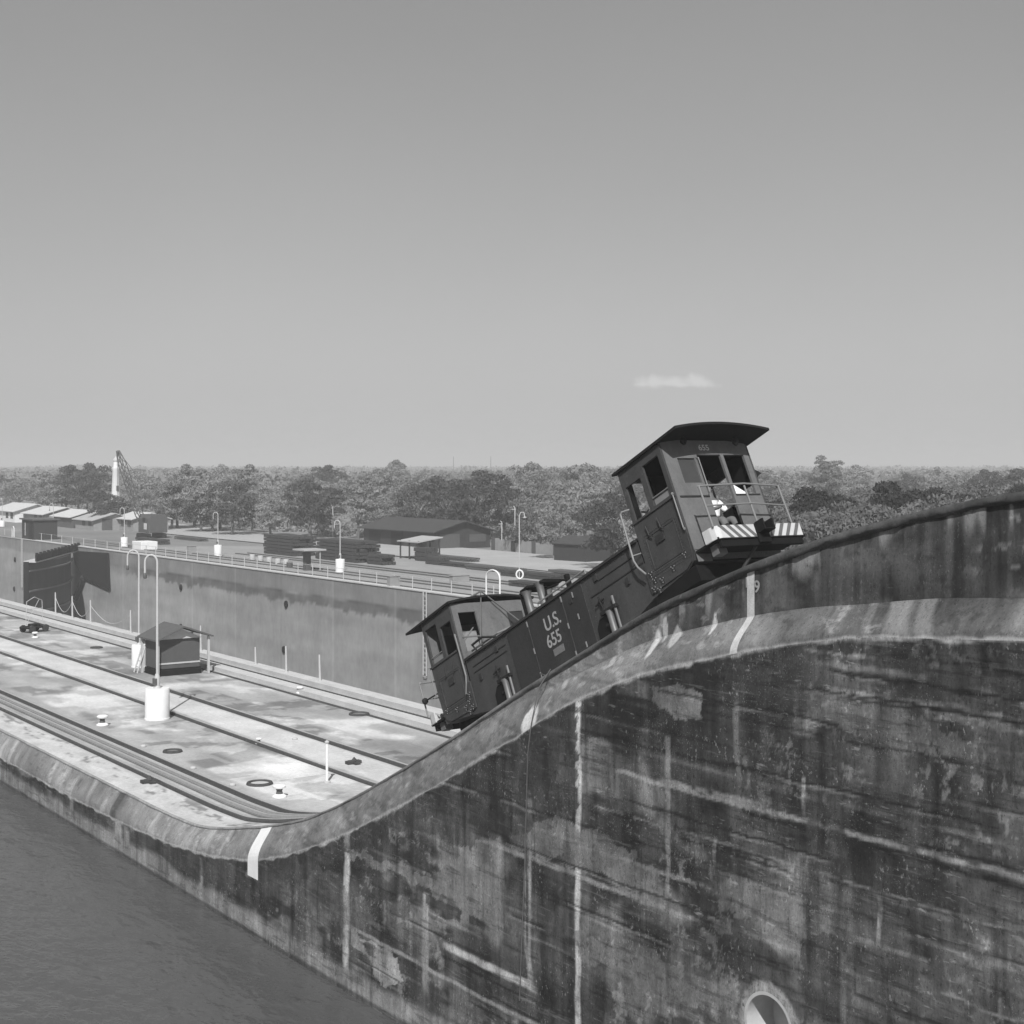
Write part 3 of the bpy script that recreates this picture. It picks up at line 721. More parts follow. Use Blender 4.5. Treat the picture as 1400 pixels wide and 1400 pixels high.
# paved apron, dirt road
M_apr = mat('apron', .27, .9, .25, .16, (1, .4, 1), scale2=3, amp2=.12, spec=.1)
M_road = mat('pale_dirt_road', .34, .95, .2, .10, scale2=2.5, amp2=.08, spec=.05)
struct(MB().add([(65.7, 20, ZG+.004), (88, 20, ZG+.004), (88, 520, ZG+.004), (65.7, 520, ZG+.004)], [(0, 1, 2, 3)]).build('pavement', M_apr))
vs = []; 
for y in np.arange(20, 420, 8.0):
    w = 1.5*math.sin(y*.05); vs += [(88.0+w*.4, y, terr(89, y)+.12), (103.0+w, y, terr(103, y)+.12)]
fs = [(2*i, 2*i+1, 2*i+3, 2*i+2) for i in range(len(vs)//2-1)]
struct(MB().add(vs, fs).build('road', M_road))
for k, (xa, yA, yB) in enumerate([(69.3, 60, 330), (71.0, 60, 330), (75.0, 60, 150), (76.4, 60, 150)]):
    pass
tt = thing('service_track', 'pair of dark rails along the pavement behind the far lock wall', 'track')
for xa in (69.3, 71.0): MB().box(xa-.14, xa+.14, 60, 330, ZG+.006, ZG+.10).build('rail', M_rail, tt)
tt = thing('service_track', 'siding of dark rails running past the beam stacks', 'track')
for xa in (75.2, 76.8): MB().box(xa-.14, xa+.14, 60, 165, ZG+.006, ZG+.12).build('rail', M_rail, tt)

# ------------------------------------------------------------------ water
def water_mat():
    m = bpy.data.materials.new('canal_water'); m.use_nodes = True; t = m.node_tree; N = t.nodes; L = t.links; b = N['Principled BSDF']
    b.inputs['Base Color'].default_value = (.068, .068, .068, 1); b.inputs['Roughness'].default_value = .14; b.inputs['IOR'].default_value = 1.33
    co = N.new('ShaderNodeTexCoord')
    hs = []
    for sc, st, rot in ((.9, (1, .5, 1), .5), (3.2, (1, .45, 1), .8), (9.0, (1, .6, 1), .2)):
        mp = N.new('ShaderNodeMapping'); mp.inputs['Scale'].default_value = st; mp.inputs['Rotation'].default_value = (0, 0, rot)
        L.new(co.outputs['Object'], mp.inputs[0]); n = N.new('ShaderNodeTexNoise'); n.inputs['Scale'].default_value = sc; n.inputs['Detail'].default_value = 3
        L.new(mp.outputs[0], n.inputs[0]); hs.append(n.outputs['Fac'])
    prev = None
    for h, s, d in zip(hs, (.5, .6, .5), (.30, .09, .03)):
        bn = N.new('ShaderNodeBump'); bn.inputs['Strength'].default_value = s; bn.inputs['Distance'].default_value = d
        L.new(h, bn.inputs['Height'])
        if prev: L.new(prev, bn.inputs['Normal'])
        prev = bn.outputs[0]
    L.new(prev, b.inputs['Normal'])
    return m
M_water = water_mat()
struct(MB().add([(-120, -80, ZW), (16.62, -80, ZW), (16.62, 560, ZW), (-120, 560, ZW)], [(0, 1, 2, 3)]).build('water', M_water))
struct(MB().add([(33.5, -80, -21.6), (65.1, -80, -21.6), (65.1, 560, -21.6), (33.5, 560, -21.6)], [(0, 1, 2, 3)]).build('water', M_water))

# ------------------------------------------------------------------ towing locomotive
AI = R(26.2)
SL = Vector((0, -math.cos(AI), math.sin(AI))); HL = Vector((0, math.sin(AI), math.cos(AI))); XL = Vector((1, 0, 0))
O0 = Vector((18.15, 28.6076, -6.0624))             # skirt corner at the lower end, near side
s0, v0, h0 = 4.98, 1.15, -.80
LOCM = Matrix.Translation(O0+SL*s0+XL*v0+HL*h0) @ Matrix((SL, XL, HL)).transposed().to_4x4()
loco = thing('towing_locomotive', 'dark towing locomotive with a cab at each end, climbing the lock wall incline', 'locomotive')
loco.matrix_world = LOCM
def lt(s, v, h): return (s-s0, v-v0, h-h0)
def LB(): return MB(lt)
WD = 2.30
# hull sides
prof = [(.25, .05), (.95, -.02), (2.5, -.30), (7.45, -.30), (8.3, -.09), (9.45, .02), (9.66, .12), (9.73, .30), (9.73, .62), (8.33, .62), (8.33, 1.06), (8.29, 1.12), (1.69, 1.12), (1.65, 1.06), (1.65, .62), (.25, .62)]
hull = LB(); hull.prism(prof, 'y', .03, WD-.03); 
for k in range(60): hull.bump((1.8+6.4*k/59, .022, 1.02), .011)
for k in range(24): hull.bump((6.5, .022, -.22+1.2*k/23), .011); hull.bump((3.42, .022, -.22+1.2*k/23), .011)
b_ = hull.build('body', M_paint, loco)
mid = LB(); mid.box(3.45, 6.35, .012, .035, -.28, 1.06); d_ = mid.build('side_door', M_paintd, loco, bevel=.006)
# panel lines, rivets and hinges on the visible side
for s in (4.28, 5.62): LB().box(s-.010, s+.010, .004, .012, -.26, 1.04).build('door_seam', M_paint, d_)
for s_, hs in ((4.28, (.95, .35, -.18)), (6.02, (.92, .45, -.15)), (5.62, (.98, .4, -.2))):
    for h in hs: LB().box(s_-.016, s_+.016, -.012, .003, h-.06, h+.06).build('door_hinge', M_rod, d_)
for q_ in ((6.55, 8.33, .012, .032, .64, .665), (6.9, 8.33, .012, .032, .86, .875), (1.9, 3.3, .012, .032, .72, .74), (1.9, 3.3, .012, .032, .86, .875), (1.68, 8.32, -.03, .035, 1.075, 1.125)):
    LB().box(*q_).build('seam_strip', M_paintd, b_)
# hood: slightly rounded top, pale housing and lids
hd = LB(); pr = []
for k in range(13):
    a_ = math.pi*k/12; pr.append((v0-1.08*math.cos(a_), 1.11+.17*math.sin(a_)**.7))
hd.prism(pr, 'x', 1.66, 8.33); hd.build('hood', M_paint, loco, smooth=True)
hs_ = LB(); hs_.prism([(4.45, 1.2), (5.9, 1.2), (5.9, 1.42), (5.6, 1.58), (4.5, 1.60)], 'y', 1.0, 2.1)
hs_.box(5.95, 6.5, 1.0, 2.0, 1.2, 1.36)
hs_.build('hood_housing', mat('pale_hood_lid', .24, .6, 3, .1), loco, bevel=.03)
# fairlead and winch on the middle of the hood
wn_ = LB(); wn_.box(3.15, 4.35, .75, 1.55, 1.18, 1.34); wn_.box(3.30, 3.62, .78, 1.5, 2.02, 2.08); wn_.box(3.85, 4.10, .80, 1.4, 1.95, 2.01); wn_.tube([(3.2, .9, 1.4), (3.25, 1.0, 2.1), (3.6, 1.3, 2.2), (4.3, 1.4, 1.9)], .03, 6); wn_.tube([(4.1, .8, 1.3), (4.2, .8, 1.75), (4.6, .85, 1.7)], .03, 6); wn_.lathe([(.34, 0), (.34, .10)], (3.75, 1.15, 1.36), 18)
wn_.box(3.2, 3.3, .82, .92, 1.3, 2.05); wn_.box(4.2, 4.3, 1.38, 1.48, 1.3, 2.05)
w_ = wn_.build('winch_fairlead', M_under, loco, bevel=.01)
for (s, v) in ((3.42, .86), (3.95, .86), (3.5, 1.4)):
    r_ = LB(); r_.lathe([(.06, 1.36), (.13, 1.38), (.085, 1.46), (.085, 1.92), (.13, 2.0), (.06, 2.02)], (s, v, 0), 14); r_.build('roller', M_steel, w_, smooth=True)
for pts_h, rr_h in (([(4.6, .18, 1.20), (4.6, .18, 1.30), (6.4, .18, 1.30), (6.4, .18, 1.18)], .018), ([(1.75, .20, 1.28), (2.9, .20, 1.28), (3.1, .5, 1.34)], .022), ([(6.6, .5, 1.28), (8.3, .5, 1.30)], .03)):
    LB().tube(pts_h, rr_h, 6).build('pipe', M_rod, loco, smooth=True)
for s_l in (2.2, 7.3):
    q_ = LB(); q_.box(s_l-.3, s_l+.3, .7, 1.6, 1.24, 1.31); q_.build('hood_lid', M_paint, loco, bevel=.01)
for s_c, h_c in ((2.1, .55), (2.95, .9), (6.85, .95), (7.75, .5), (5.9, .85)):
    LB().box(s_c-.05, s_c+.05, -.005, .034, h_c-.07, h_c+.07).build('cover_plate', M_paintd, b_)
# rope guides low on the side: notch, bracket and pale roller
for s in (2.45, 6.45):
    g_ = LB(); pf = [(s, -.30), (s+.02, .0), (s+.15, .14), (s+.55, .18), (s+.62, -.30)]
    g_.prism(pf, 'y', .008, .045); n_ = g_.build('rope_notch', M_under, loco)
    g_ = LB(); g_.box(s+.30, s+.82, -.06, .03, .17, .24); g_.box(s+.36, s+.62, -.04, .02, -.08, -.03)
    g_.tube([(s+.42, -.03, .24), (s+.36, -.03, .55)], .02, 6); g_.tube([(s+.20, -.02, .42), (s+.50, -.02, .46)], .02, 6); g_.build('rope_bracket', M_black, n_)
    g_ = LB(); g_.lathe([(.05, -.36), (.09, -.33), (.07, -.25), (.07, .1), (.09, .18)], (s+.56, -.02, 0), 12); g_.lathe([(.03, -.3), (.03, .42)], (s+.76, -.02, 0), 8, 0); g_.build('roller', M_steel, n_, smooth=True)
# running gear under the skirt
ug = LB(); ug.box(1.2, 8.6, .35, 1.95, -.55, -.25); ug.box(8.6, 9.35, .4, 1.9, -.42, .10); ug.box(9.30, 9.66, .42, 2.2, .10, .30); ug.box(.2, 1.2, .4, 1.9, -.42, .10)
ug.box(8.35, 9.66, .04, 2.26, .02-.3, .03)
ug.build('chassis', M_under, loco)
for s in (2.2, 3.6, 6.4, 7.9):
    for v in (.43, 1.87):
        w = LB(); w.lathe([(.05, -.08), (.36, -.07), (.36, .05), (.40, .06), (.40, .08), (.05, .09)], (s, v, -.31), 24, 0, 'y'); w.build('wheel', M_black, loco, smooth=True)
# lettering on the door
def letter(body, s, h, size, st=1.0, m=M_letter, par=None, v=.006):
    mt_ = Matrix(((1, 0, 0, s-s0), (0, 0, -1, v-v0), (0, 1, 0, h-h0), (0, 0, 0, 1)))
    # text plane faces -v
    return text_mesh(body, size, .003, 'lettering', m, par or d_, mt_, stretch=st)
letter('U.S.', 5.13, .69, .40, .95); letter('655', 5.03, .335, .38, .95)
pl = LB(); pl.box(4.9, 5.28, .004, .012, .0, .15); pl.build('builder_plate', mat('dull_plate', .13, .6, 20, .3), d_)

def holed(mb, u0, u1, w0, w1, holes, put, m=0):
    """panel u0..u1 x w0..w1 with rectangular holes, cells merged by rows; put(ua,ub,wa,wb)"""
    us = sorted({u0, u1, *[h[0] for h in holes], *[h[1] for h in holes]})
    for a_, b in zip(us[:-1], us[1:]):
        hs2 = sorted([(h[2], h[3]) for h in holes if h[0] <= a_+1e-6 and h[1] >= b-1e-6])
        w = w0
        for c, d in hs2:
            if c > w+1e-6: put(a_, b, w, c)
            w = max(w, d)
        if w < w1-1e-6: put(a_, b, w, w1)
def make_cab(mir, upper):
    f = (lambda s: 9.98-s) if mir else (lambda s: s)
    def T(s, v, h): return lt(f(s), v, h)
    C = lambda: MB(T)
    cab = C()
    # near and far sides above the sill
    for va, vb in ((0.0, .05), (WD-.05, WD)):
        cab = C(); holed(None, 8.40, 9.73, .60, 2.50, [(8.50, 8.98, 1.44, 2.14), (9.12, 9.62, 1.46, 2.30)], lambda a_, b, c, d: cab.box(a_, b, va, vb, c, d))
        o_ = cab.build('cab_side', M_paint, loco)
        if va == 0: side = o_
    fr = C()
    holed(None, .05, WD-.05, .30, 2.56, [(.36, .80, 1.66, 2.18), (.88, 1.50, .34, 2.26), (1.58, 2.12, 1.42, 2.26)], lambda a_, b, c, d: fr.box(9.68, 9.735, a_, b, c, d))
    front = fr.build('cab_front', M_paintl, loco)
    g = C(); g.box(9.69, 9.70, .36, .80, 1.66, 2.18); g.build('window_pane', mat('grey_window_blind', .05, .3, 4, .1), front)
    for q_ in ((9.735, 9.755, .12, .86, 1.36, 1.39), (9.735, 9.75, 1.56, 2.2, 1.385, 1.41), (9.735, 9.75, .06, .30, .285, .30)): C().box(*q_).build('ledge', M_paintd, front)
    C().tube([(9.735, .84, 1.40), (9.80, .84, 1.44), (9.80, .84, 2.16), (9.735, .84, 2.20)], .012, 6).build('grab_rod', M_rod, front)
    bk = C()
    holed(None, .05, WD-.05, 1.12, 2.50, [(.20, .68, 1.34, 2.28), (1.55, 2.0, 1.55, 2.22)], lambda a_, b, c, d: bk.box(8.40, 8.45, a_, b, c, d))
    back = bk.build('cab_back', M_paintl, loco)
    g = C(); g.box(8.42, 8.43, 1.55, 2.0, 1.55, 2.22); g.build('window_pane', M_glass, back)
    g = C(); g.box(8.385, 8.40, .70, 1.50, 1.30, 2.30); g.box(8.375, 8.40, .15, .66, 1.66, 1.69) ; g.build('panel', M_paintl, back)
    # roof
    rf = C(); n = 14; up_ = []; dn = []
    for k in range(n+1):
        t = k/n; v = -.07+(WD+.14)*t; z = 2.50+.11*(1-(2*t-1)**2)
        up_.append((v, z+.03)); dn.append((v, z-.02))
    rf.prism(up_+dn[::-1], 'x', 8.30, 10.37)
    roof = rf.build('roof', M_roof, loco, smooth=True)
    for (v) in (.45, 1.80):
        C().lathe([(.03, 2.52), (.06, 2.48), (.07, 2.42), (.03, 2.36)], (9.95, v, 0), 10).build('ceiling_lamp', M_black, roof)
    # sill and raised side panel with rivets
    p_ = C(); p_.box(8.36, 9.76, -.03, .0, 1.385, 1.425)
    for va in (8.62, 9.50): p_.box(va-.012, va+.012, -.012, 0, .38, 1.02)
    for ha in (.38, 1.02): p_.box(8.632, 9.488, -.012, 0, ha-.012, ha+.012)
    p_.box(8.36, 9.70, -.008, .0, .27, .285)
    for k in range(17):
        s = 8.62+.88*k/16; p_.bump((s, -.01, .33), .013); p_.bump((s, -.01, 1.07), .013)
    for k in range(12):
        h = .38+.64*k/11; p_.bump((8.57, -.01, h), .013); p_.bump((9.55, -.01, h), .013)
    for k in range(22): p_.bump((8.40+1.28*k/21, -.01, .22), .012)
    p_.build('side_panel_trim', M_paint, side)
    lw_ = C(); lw_.prism([(8.33, .60), (8.33, .0), (9.45, .04), (9.62, .12), (9.70, .28), (9.72, .60)], 'y', -.0, .028)
    lw_.build('skirt_plate', M_paint, side)
    for (s, h) in ((9.50, .30), (9.10, .20), (8.72, .12), (8.52, .20), (8.46, .34), (8.43, .05), (8.58, -.02)):
        bo = C()
        bo.box(s-.06, s+.06, -.010, .0, h-.06, h+.05, 1)
        for ds, dh in ((0, 0), (.05, .03), (-.04, .04), (.01, -.05)): bo.bump((s+ds, -.010, h+dh), .017)
        bo.build('bolt_cluster', [M_rod, M_paintd], side)
    # sash fittings, short rods on the panel
    sa = C(); sa.box(9.14, 9.60, .03, .045, 1.46, 1.60); sa.tube([(9.14, .01, 1.62), (9.62, .01, 1.62)], .014, 6)
    sa.tube([(8.55, .1, 1.46), (8.90, .9, 2.1)], .018, 6)
    sa.build('window_sash', M_rod, side)
    hk = C()
    for s in (8.75, 9.12): hk.tube([(s, -.04, 1.22), (s+.03, -.04, 1.02), (s+.10, -.04, .96)], .013, 6)
    hk.box(8.90, 9.14, -.03, -.003, .78, .93, 0)
    hk.build('latch', M_paintd, side)
    # grab pole at the inner corner and rod at the outer one
    gr = C(); gr.tube([(8.42, .02, 1.72), (8.30, -.10, 1.72), (8.27, -.12, 1.68), (8.24, -.12, .72), (8.30, -.12, .56), (8.44, -.10, .36)], .020, 8)
    gr.tube([(8.24, -.12, .82), (8.38, 0, .82)], .015, 6); gr.build('grab_pole', M_rod, side)
    gr = C(); gr.tube([(9.74, -.05, 1.42), (9.74, -.05, .74)], .014, 6); gr.bump((9.74, -.05, 1.43), .04); gr.bump((9.74, -.03, .72), .035); gr.build('grab_rod', M_rod, side)
    # platform, bumper with warning stripes, railing
    pf_ = C(); pf_.box(9.74, 10.40, .05, WD-.02, .21, .26); pf_.box(10.30, 10.38, .12, WD-.1, .08, .21, 0)
    plat = pf_.build('platform', M_under, loco, bevel=.005)
    bp = C(); pts = [(10.10, .0), (10.28, .01), (10.38, .05), (10.43, .14), (10.43, WD-.10), (10.38, WD-.04), (10.25, WD)]
    inner = [(10.10, .04), (10.27, .05), (10.34, .08), (10.39, .16), (10.39, WD-.12), (10.35, WD-.08), (10.25, WD-.04)]
    bp.prism(pts+inner[::-1], 'z', .23, .475)
    bump_ = bp.build('bumper', M_stripe, loco)
    zb, zt2 = .231, .474
    for k in range(6):
        a0 = .10+k*.20
        if a0+.20 < 1.05: C().prism([(a0+.24, zb), (a0+.34, zb), (a0+.10, zt2), (a0, zt2)], 'x', 10.43, 10.434).build('warning_stripe', M_stripd, bump_)
    for k in range(5):
        a0 = 1.34+k*.20
        if a0+.22 < WD-.08: C().prism([(a0, zb), (a0+.09, zb), (a0+.25, zt2), (a0+.16, zt2)], 'x', 10.43, 10.434).build('warning_stripe', M_stripd, bump_)
    cp = C(); cp.box(10.435, 10.47, 1.0, 1.30, .10, .48); cp.box(10.44, 10.66, 1.02, 1.06, .28, .50); cp.box(10.44, 10.66, 1.26, 1.30, .28, .50); cp.box(10.44, 10.66, 1.06, 1.26, .28, .31); cp.box(10.44, 10.50, 1.06, 1.26, .47, .50)
    cp.build('coupler', M_under, loco, bevel=.008)
    rl = C()
    for v in (.0, 1.14, 2.02):
        rl.tube([(10.40, v+.02, .46), (10.40, v, 1.28)], .020, 8)
    rl.tube([(10.36, -.0, 1.28), (10.40, .03, 1.28), (10.42, 1.14, 1.31), (10.40, 1.99, 1.27), (10.36, 2.03, 1.24)], .019, 8)
    rl.tube([(10.40, .02, .88), (10.42, 1.14, .905), (10.40, 2.01, .86)], .016, 8)
    rl.tube([(10.36, .35, .48), (10.36, 2.0, .50)], .012, 6)
    rl.build('railing', M_rod, loco, smooth=True)
    sp_ = C(); sp_.box(9.735, 9.745, .05, .40, .06, .30); sp_.build('lower_front_plate', M_paintl, front)
    sp_ = C(); sp_.box(10.02, 10.20, .16, .38, .02, .22); sp_.build('step_plate', M_paintl, loco)
    sp_ = C(); sp_.box(8.46, 8.50, .07, .19, .4, 2.5).box(8.46, 8.50, .70, 1.53, .4, 2.5).box(8.46, 8.50, 2.02, 2.24, .4, 2.5).box(8.50, 9.66, .06, 2.24, 2.40, 2.46).box(9.64, 9.67, .06, .85, .35, 1.6).box(8.5, 9.66, 2.22, 2.245, .35, 1.40).box(9.06, 9.66, 2.22, 2.247, 1.80, 2.40); sp_.build('cab_shade_lining', M_under, side)  # added near-black boards: imitate interior shade, block light through the far window
    br = C(); br.tube([(10.3, 1.15, .20), (9.78, .8, -.35)], .035, 6); br.build('platform_brace', M_paintd, plat)
    fl = C(); fl.prism([(WD, 2.22), (WD+.06, 2.05), (WD+.30, 1.92), (WD+.20, 1.88), (WD+.02, 1.70)], 'x', 9.0, 9.6); fl.build('window_flap', M_roof, side)
    # controls inside
    ct = C(); ct.box(8.6, 8.9, 1.3, 2.1, .55, 1.3); ct.box(9.2, 9.5, 1.6, 2.2, .55, 1.25); ct.tube([(9.25, 1.2, .5), (9.2, 1.25, 1.35)], .02, 6); ct.box(8.46, 9.66, .06, WD-.06, .30, .34)
    ct.build('control_stand', M_under, loco)
    if upper:
        mt_ = Matrix(((0, 0, 1, 9.738-s0), (1, 0, 0, 1.13-v0), (0, 1, 0, 2.40-h0), (0, 0, 0, 1)))
        text_mesh('655', .17, .002, 'lettering', mat('faint_number_paint', .45, .7, 10, .1), front, mt_, stretch=1.1)
        w_ = C(); w_.prism([(1.60, 1.44), (2.06, 1.44), (1.62, 1.72)], 'x', 9.60, 9.62); w_.build('paper_sheet', M_shirt, front)
    else:
        lp = C(); lp.tube([(9.74, .0, .8), (10.2, -.05, .8)], .018, 6); lp.lathe([(.03, 0), (.07, .02), (.08, .07), (.03, .09)], (10.2, -.05, .8), 12, 0, 'x'); lp.build('marker_lamp', M_black, loco)
        af = C(); af.tube([(8.1, .35, 1.25), (8.35, .95, 2.75), (8.1, 1.9, 1.6)], .022, 6); af.tube([(8.35, .95, 2.75), (8.9, .4, 2.58)], .02, 6); af.build('rope_frame', M_paintl, loco)
        hr = C(); hr.tube([(7.9, .12, 1.15), (8.05, .12, 1.36), (7.6, .12, 1.38), (7.1, .12, 1.2)], .03, 6); hr.build('hood_handle', M_paintd, loco)
make_cab(False, True)
make_cab(True, False)

# tow cable lying over the coping and hanging down the wall
q = MB(); ya = on_x(745, 925, 17.3)[0]; yb = on_x(745, 985, 16.8)[0]; yc = on_x(722, 1010, 16.57)[0]
pts = [tuple(LOCM @ Vector(lt(4.3, -.02, -.15))), (17.35, ya, float(zt(ya))+.10), (16.97, yb+.05, float(zt(yb))-.0), (16.72, yb+.1, float(zt(yb))-.35), (16.56, (yb+yc)/2, float(zl(yb))-.02), (16.56, yc, float(zl(yc))-.5), (16.58, yc+.12, -7.6), (16.58, yc+.30, -10.4)]
tag(q.tube(pts, .012, 6).build('tow_cable', M_rail, smooth=True), 'thin dark cable running from the locomotive over the coping and down the wall', 'cable')

# ------------------------------------------------------------------ operator sitting in the upper cab
def skin_body(name, m, verts, edges, radii, parent=None, sub=1):
    me = bpy.data.meshes.new(name); me.from_pydata([lt(*v) if parent != 'w' else v for v in verts], edges, []); me.materials.append(m)
    o = bpy.data.objects.new(name, me); COL.objects.link(o)
    md = o.modifiers.new('skin', 'SKIN'); me.skin_vertices.new() if not me.skin_vertices else None
    for i, r in enumerate(radii): me.skin_vertices[0].data[i].radius = (r, r)
    me.skin_vertices[0].data[0].use_root = True
    sb = o.modifiers.new('sub', 'SUBSURF'); sb.levels = sub; sb.render_levels = sub
    dg = bpy.context.evaluated_depsgraph_get(); me2 = bpy.data.meshes.new_from_object(o.evaluated_get(dg))
    o.modifiers.clear(); o.data = me2
    me2.polygons.foreach_set('use_smooth', [True]*len(me2.polygons))
    return o
pj = [(9.05, 1.25, .78), (9.06, 1.25, .95), (9.10, 1.25, 1.15), (9.14, 1.25, 1.30), (9.17, 1.25, 1.39), (9.20, 1.25, 1.50), (9.21, 1.25, 1.60),
      (9.13, 1.07, 1.27), (9.26, .99, 1.05), (9.46, 1.08, 1.02), (9.54, 1.11, 1.03),
      (9.13, 1.43, 1.27), (9.22, 1.52, 1.03), (9.44, 1.48, 1.04), (9.52, 1.46, 1.05),
      (9.10, 1.15, .76), (9.45, 1.10, .80), (9.50, 1.10, .42), (9.62, 1.10, .38),
      (9.10, 1.35, .76), (9.45, 1.38, .80), (9.48, 1.40, .42), (9.60, 1.40, .38)]
pj = [(a_, b, c+.24 if i not in (17, 18, 21, 22) else c+.08) for i, (a_, b, c) in enumerate(pj)]
pe = [(0, 1), (1, 2), (2, 3), (3, 4), (4, 5), (5, 6), (3, 7), (7, 8), (8, 9), (9, 10), (3, 11), (11, 12), (12, 13), (13, 14), (0, 15), (15, 16), (16, 17), (17, 18), (0, 19), (19, 20), (20, 21), (21, 22)]
pr_ = [.12, .12, .13, .11, .055, .085, .08, .06, .045, .035, .03, .06, .045, .035, .03, .085, .07, .05, .035, .085, .07, .05, .035]
person = skin_body('person', M_skin, pj, pe, pr_, sub=2)
tag(person, 'operator in a white shirt and dark cap sitting inside the upper cab', 'person')
for nm, m, ids, ex in (('shirt', M_shirt, [2, 1, 3, 7, 8, 11, 12], .02), ('trousers', M_trous, [0, 15, 16, 17, 19, 20, 21], .015)):
    sub_e = [(ids.index(a_), ids.index(b)) for a_, b in pe if a_ in ids and b in ids]
    o = skin_body(nm, m, [pj[i] for i in ids], sub_e, [pr_[i]+ex for i in ids], sub=2); o.parent = person
hr_ = LB(); hr_.lathe([(.02, .10), (.07, .08), (.10, .03), (.105, -.03), (.09, -.05)], (9.185, 1.25, 1.86), 14); hr_.lathe([(.09, -.05), (.15, -.045), (.15, -.035), (.09, -.03)], (9.2, 1.25, 1.86), 14)
o = hr_.build('cap', M_hair, person, smooth=True)
fc = LB()
for dv in (-.035, .035): fc.bump((9.285, 1.25+dv, 1.79), .012)
fc.prism([(9.28, 1.74), (9.315, 1.74), (9.28, 1.80)], 'y', 1.237, 1.263); fc.box(9.275, 9.288, 1.22, 1.28, 1.695, 1.705)
fc.build('face', M_hair, person)
hn = LB()
for (s, v, h) in ((9.54, 1.11, 1.27), (9.52, 1.46, 1.29)):
    for k in range(4): hn.tube([(s, v-.03+.02*k, h+.01), (s+.05, v-.03+.02*k, h+.0), (s+.07+.005*k, v-.03+.02*k, h-.035)], [.010, .009, .007], 6)
    hn.tube([(s-.01, v+.035, h), (s+.03, v+.055, h-.01)], [.011, .008], 6)
hn.build('fingers', M_skin, person, smooth=True)
person.matrix_world = Matrix.Translation(XL*.20) @ LOCM
st_ = LB(); st_.box(8.85, 9.2, 1.23, 1.67, .84, .90); st_.lathe([(.05, .34), (.05, .84)], (9.02, 1.45, 0), 10)
st_.build('operator_seat', M_under, loco, bevel=.01)

# ------------------------------------------------------------------ shepherd's crook lamps on white drums
def make_lamp(loc, hgt, r, bh, label, crook=(-.75, .55), reach=.52, pole_r=.045, group='crook lamps on white concrete drums', mirror=False):
    t = thing('lamp_post', label, 'lamp post', loc, 0, group)
    MB().lathe([(r*1.0, -.02), (r*1.0, .06), (r*.96, .07), (r*.96, bh-.04), (r*.92, bh)], (0, 0, 0), 28).build('drum_base', M_white, t, smooth=True)
    MB().lathe([(.16, bh), (.16, bh+.03), (.10, bh+.10), (.12, bh+.45), (.08, bh+.6)], (0, 0, 0), 14).build('socket', M_offw, t, smooth=True)
    MB().box(-.17, -.05, -.12, .12, bh+.15, bh+.42).box(-.05, .16, -.19, -.1, bh-.5, bh-.05).build('switch_box', M_rail, t, bevel=.01)
    n_ = Vector((crook[0], crook[1], 0)).normalized(); top_ = hgt-reach*.62
    pts = [(0, 0, bh+.05), (0, 0, top_*.5), (0, 0, top_)]
    for k in range(1, 13):
        a_ = math.pi*k/12; c = reach/2*(1-math.cos(a_)); pts.append((n_.x*c, n_.y*c, top_+reach*.62*math.sin(a_)))
    pts.append((n_.x*reach, n_.y*reach, top_-.45))
    MB().tube(pts, [pole_r*1.2]*2+[pole_r]*(len(pts)-2), 10).build('pole', M_offw, t, smooth=True)
    MB().lathe([(.04, 0), (.06, -.05), (.08, -.18), (.07, -.24), (.03, -.26)], (n_.x*reach, n_.y*reach, top_-.42), 14).build('lamp_shade', M_rail, t, smooth=True)
    return t
x, y = gp(215, 983, ZG-.1); L1 = make_lamp((x, y, ZG-.10), 6.9, .53, 1.30, 'tall crook lamp on the largest white drum, in front of the dark hut')
x, y = gp(190, 912, ZG-.1); make_lamp((x, y, ZG-.10), 6.2, .40, 1.2, 'crook lamp on a smaller white drum just left of the dark hut', (-.8, .5), .6)
x, y = gp(298, 760); L2 = make_lamp((x, y, ZG), 5.2, .48, 1.3, 'lamp on a white drum behind the far wall, left of the timber stacks', (-.6, .6), .6)
x, y = gp(465, 782); dup(L2, (x, y, ZG), 'lamp on a white drum behind the far wall, between the timber stacks and the barn')
x, y = gp(170, 748); dup(L2, (x, y, ZG), 'lamp on a white drum beside the long white block on the far side')
x, y = gp(73, 737); dup(L2, (x, y, ZG), 'lamp on a white drum beside the dark machine block at the far left')
x, y = gp(3, 722); dup(L2, (x, y, ZG), 'lamp with a white drum at the very left edge, beyond the far wall')
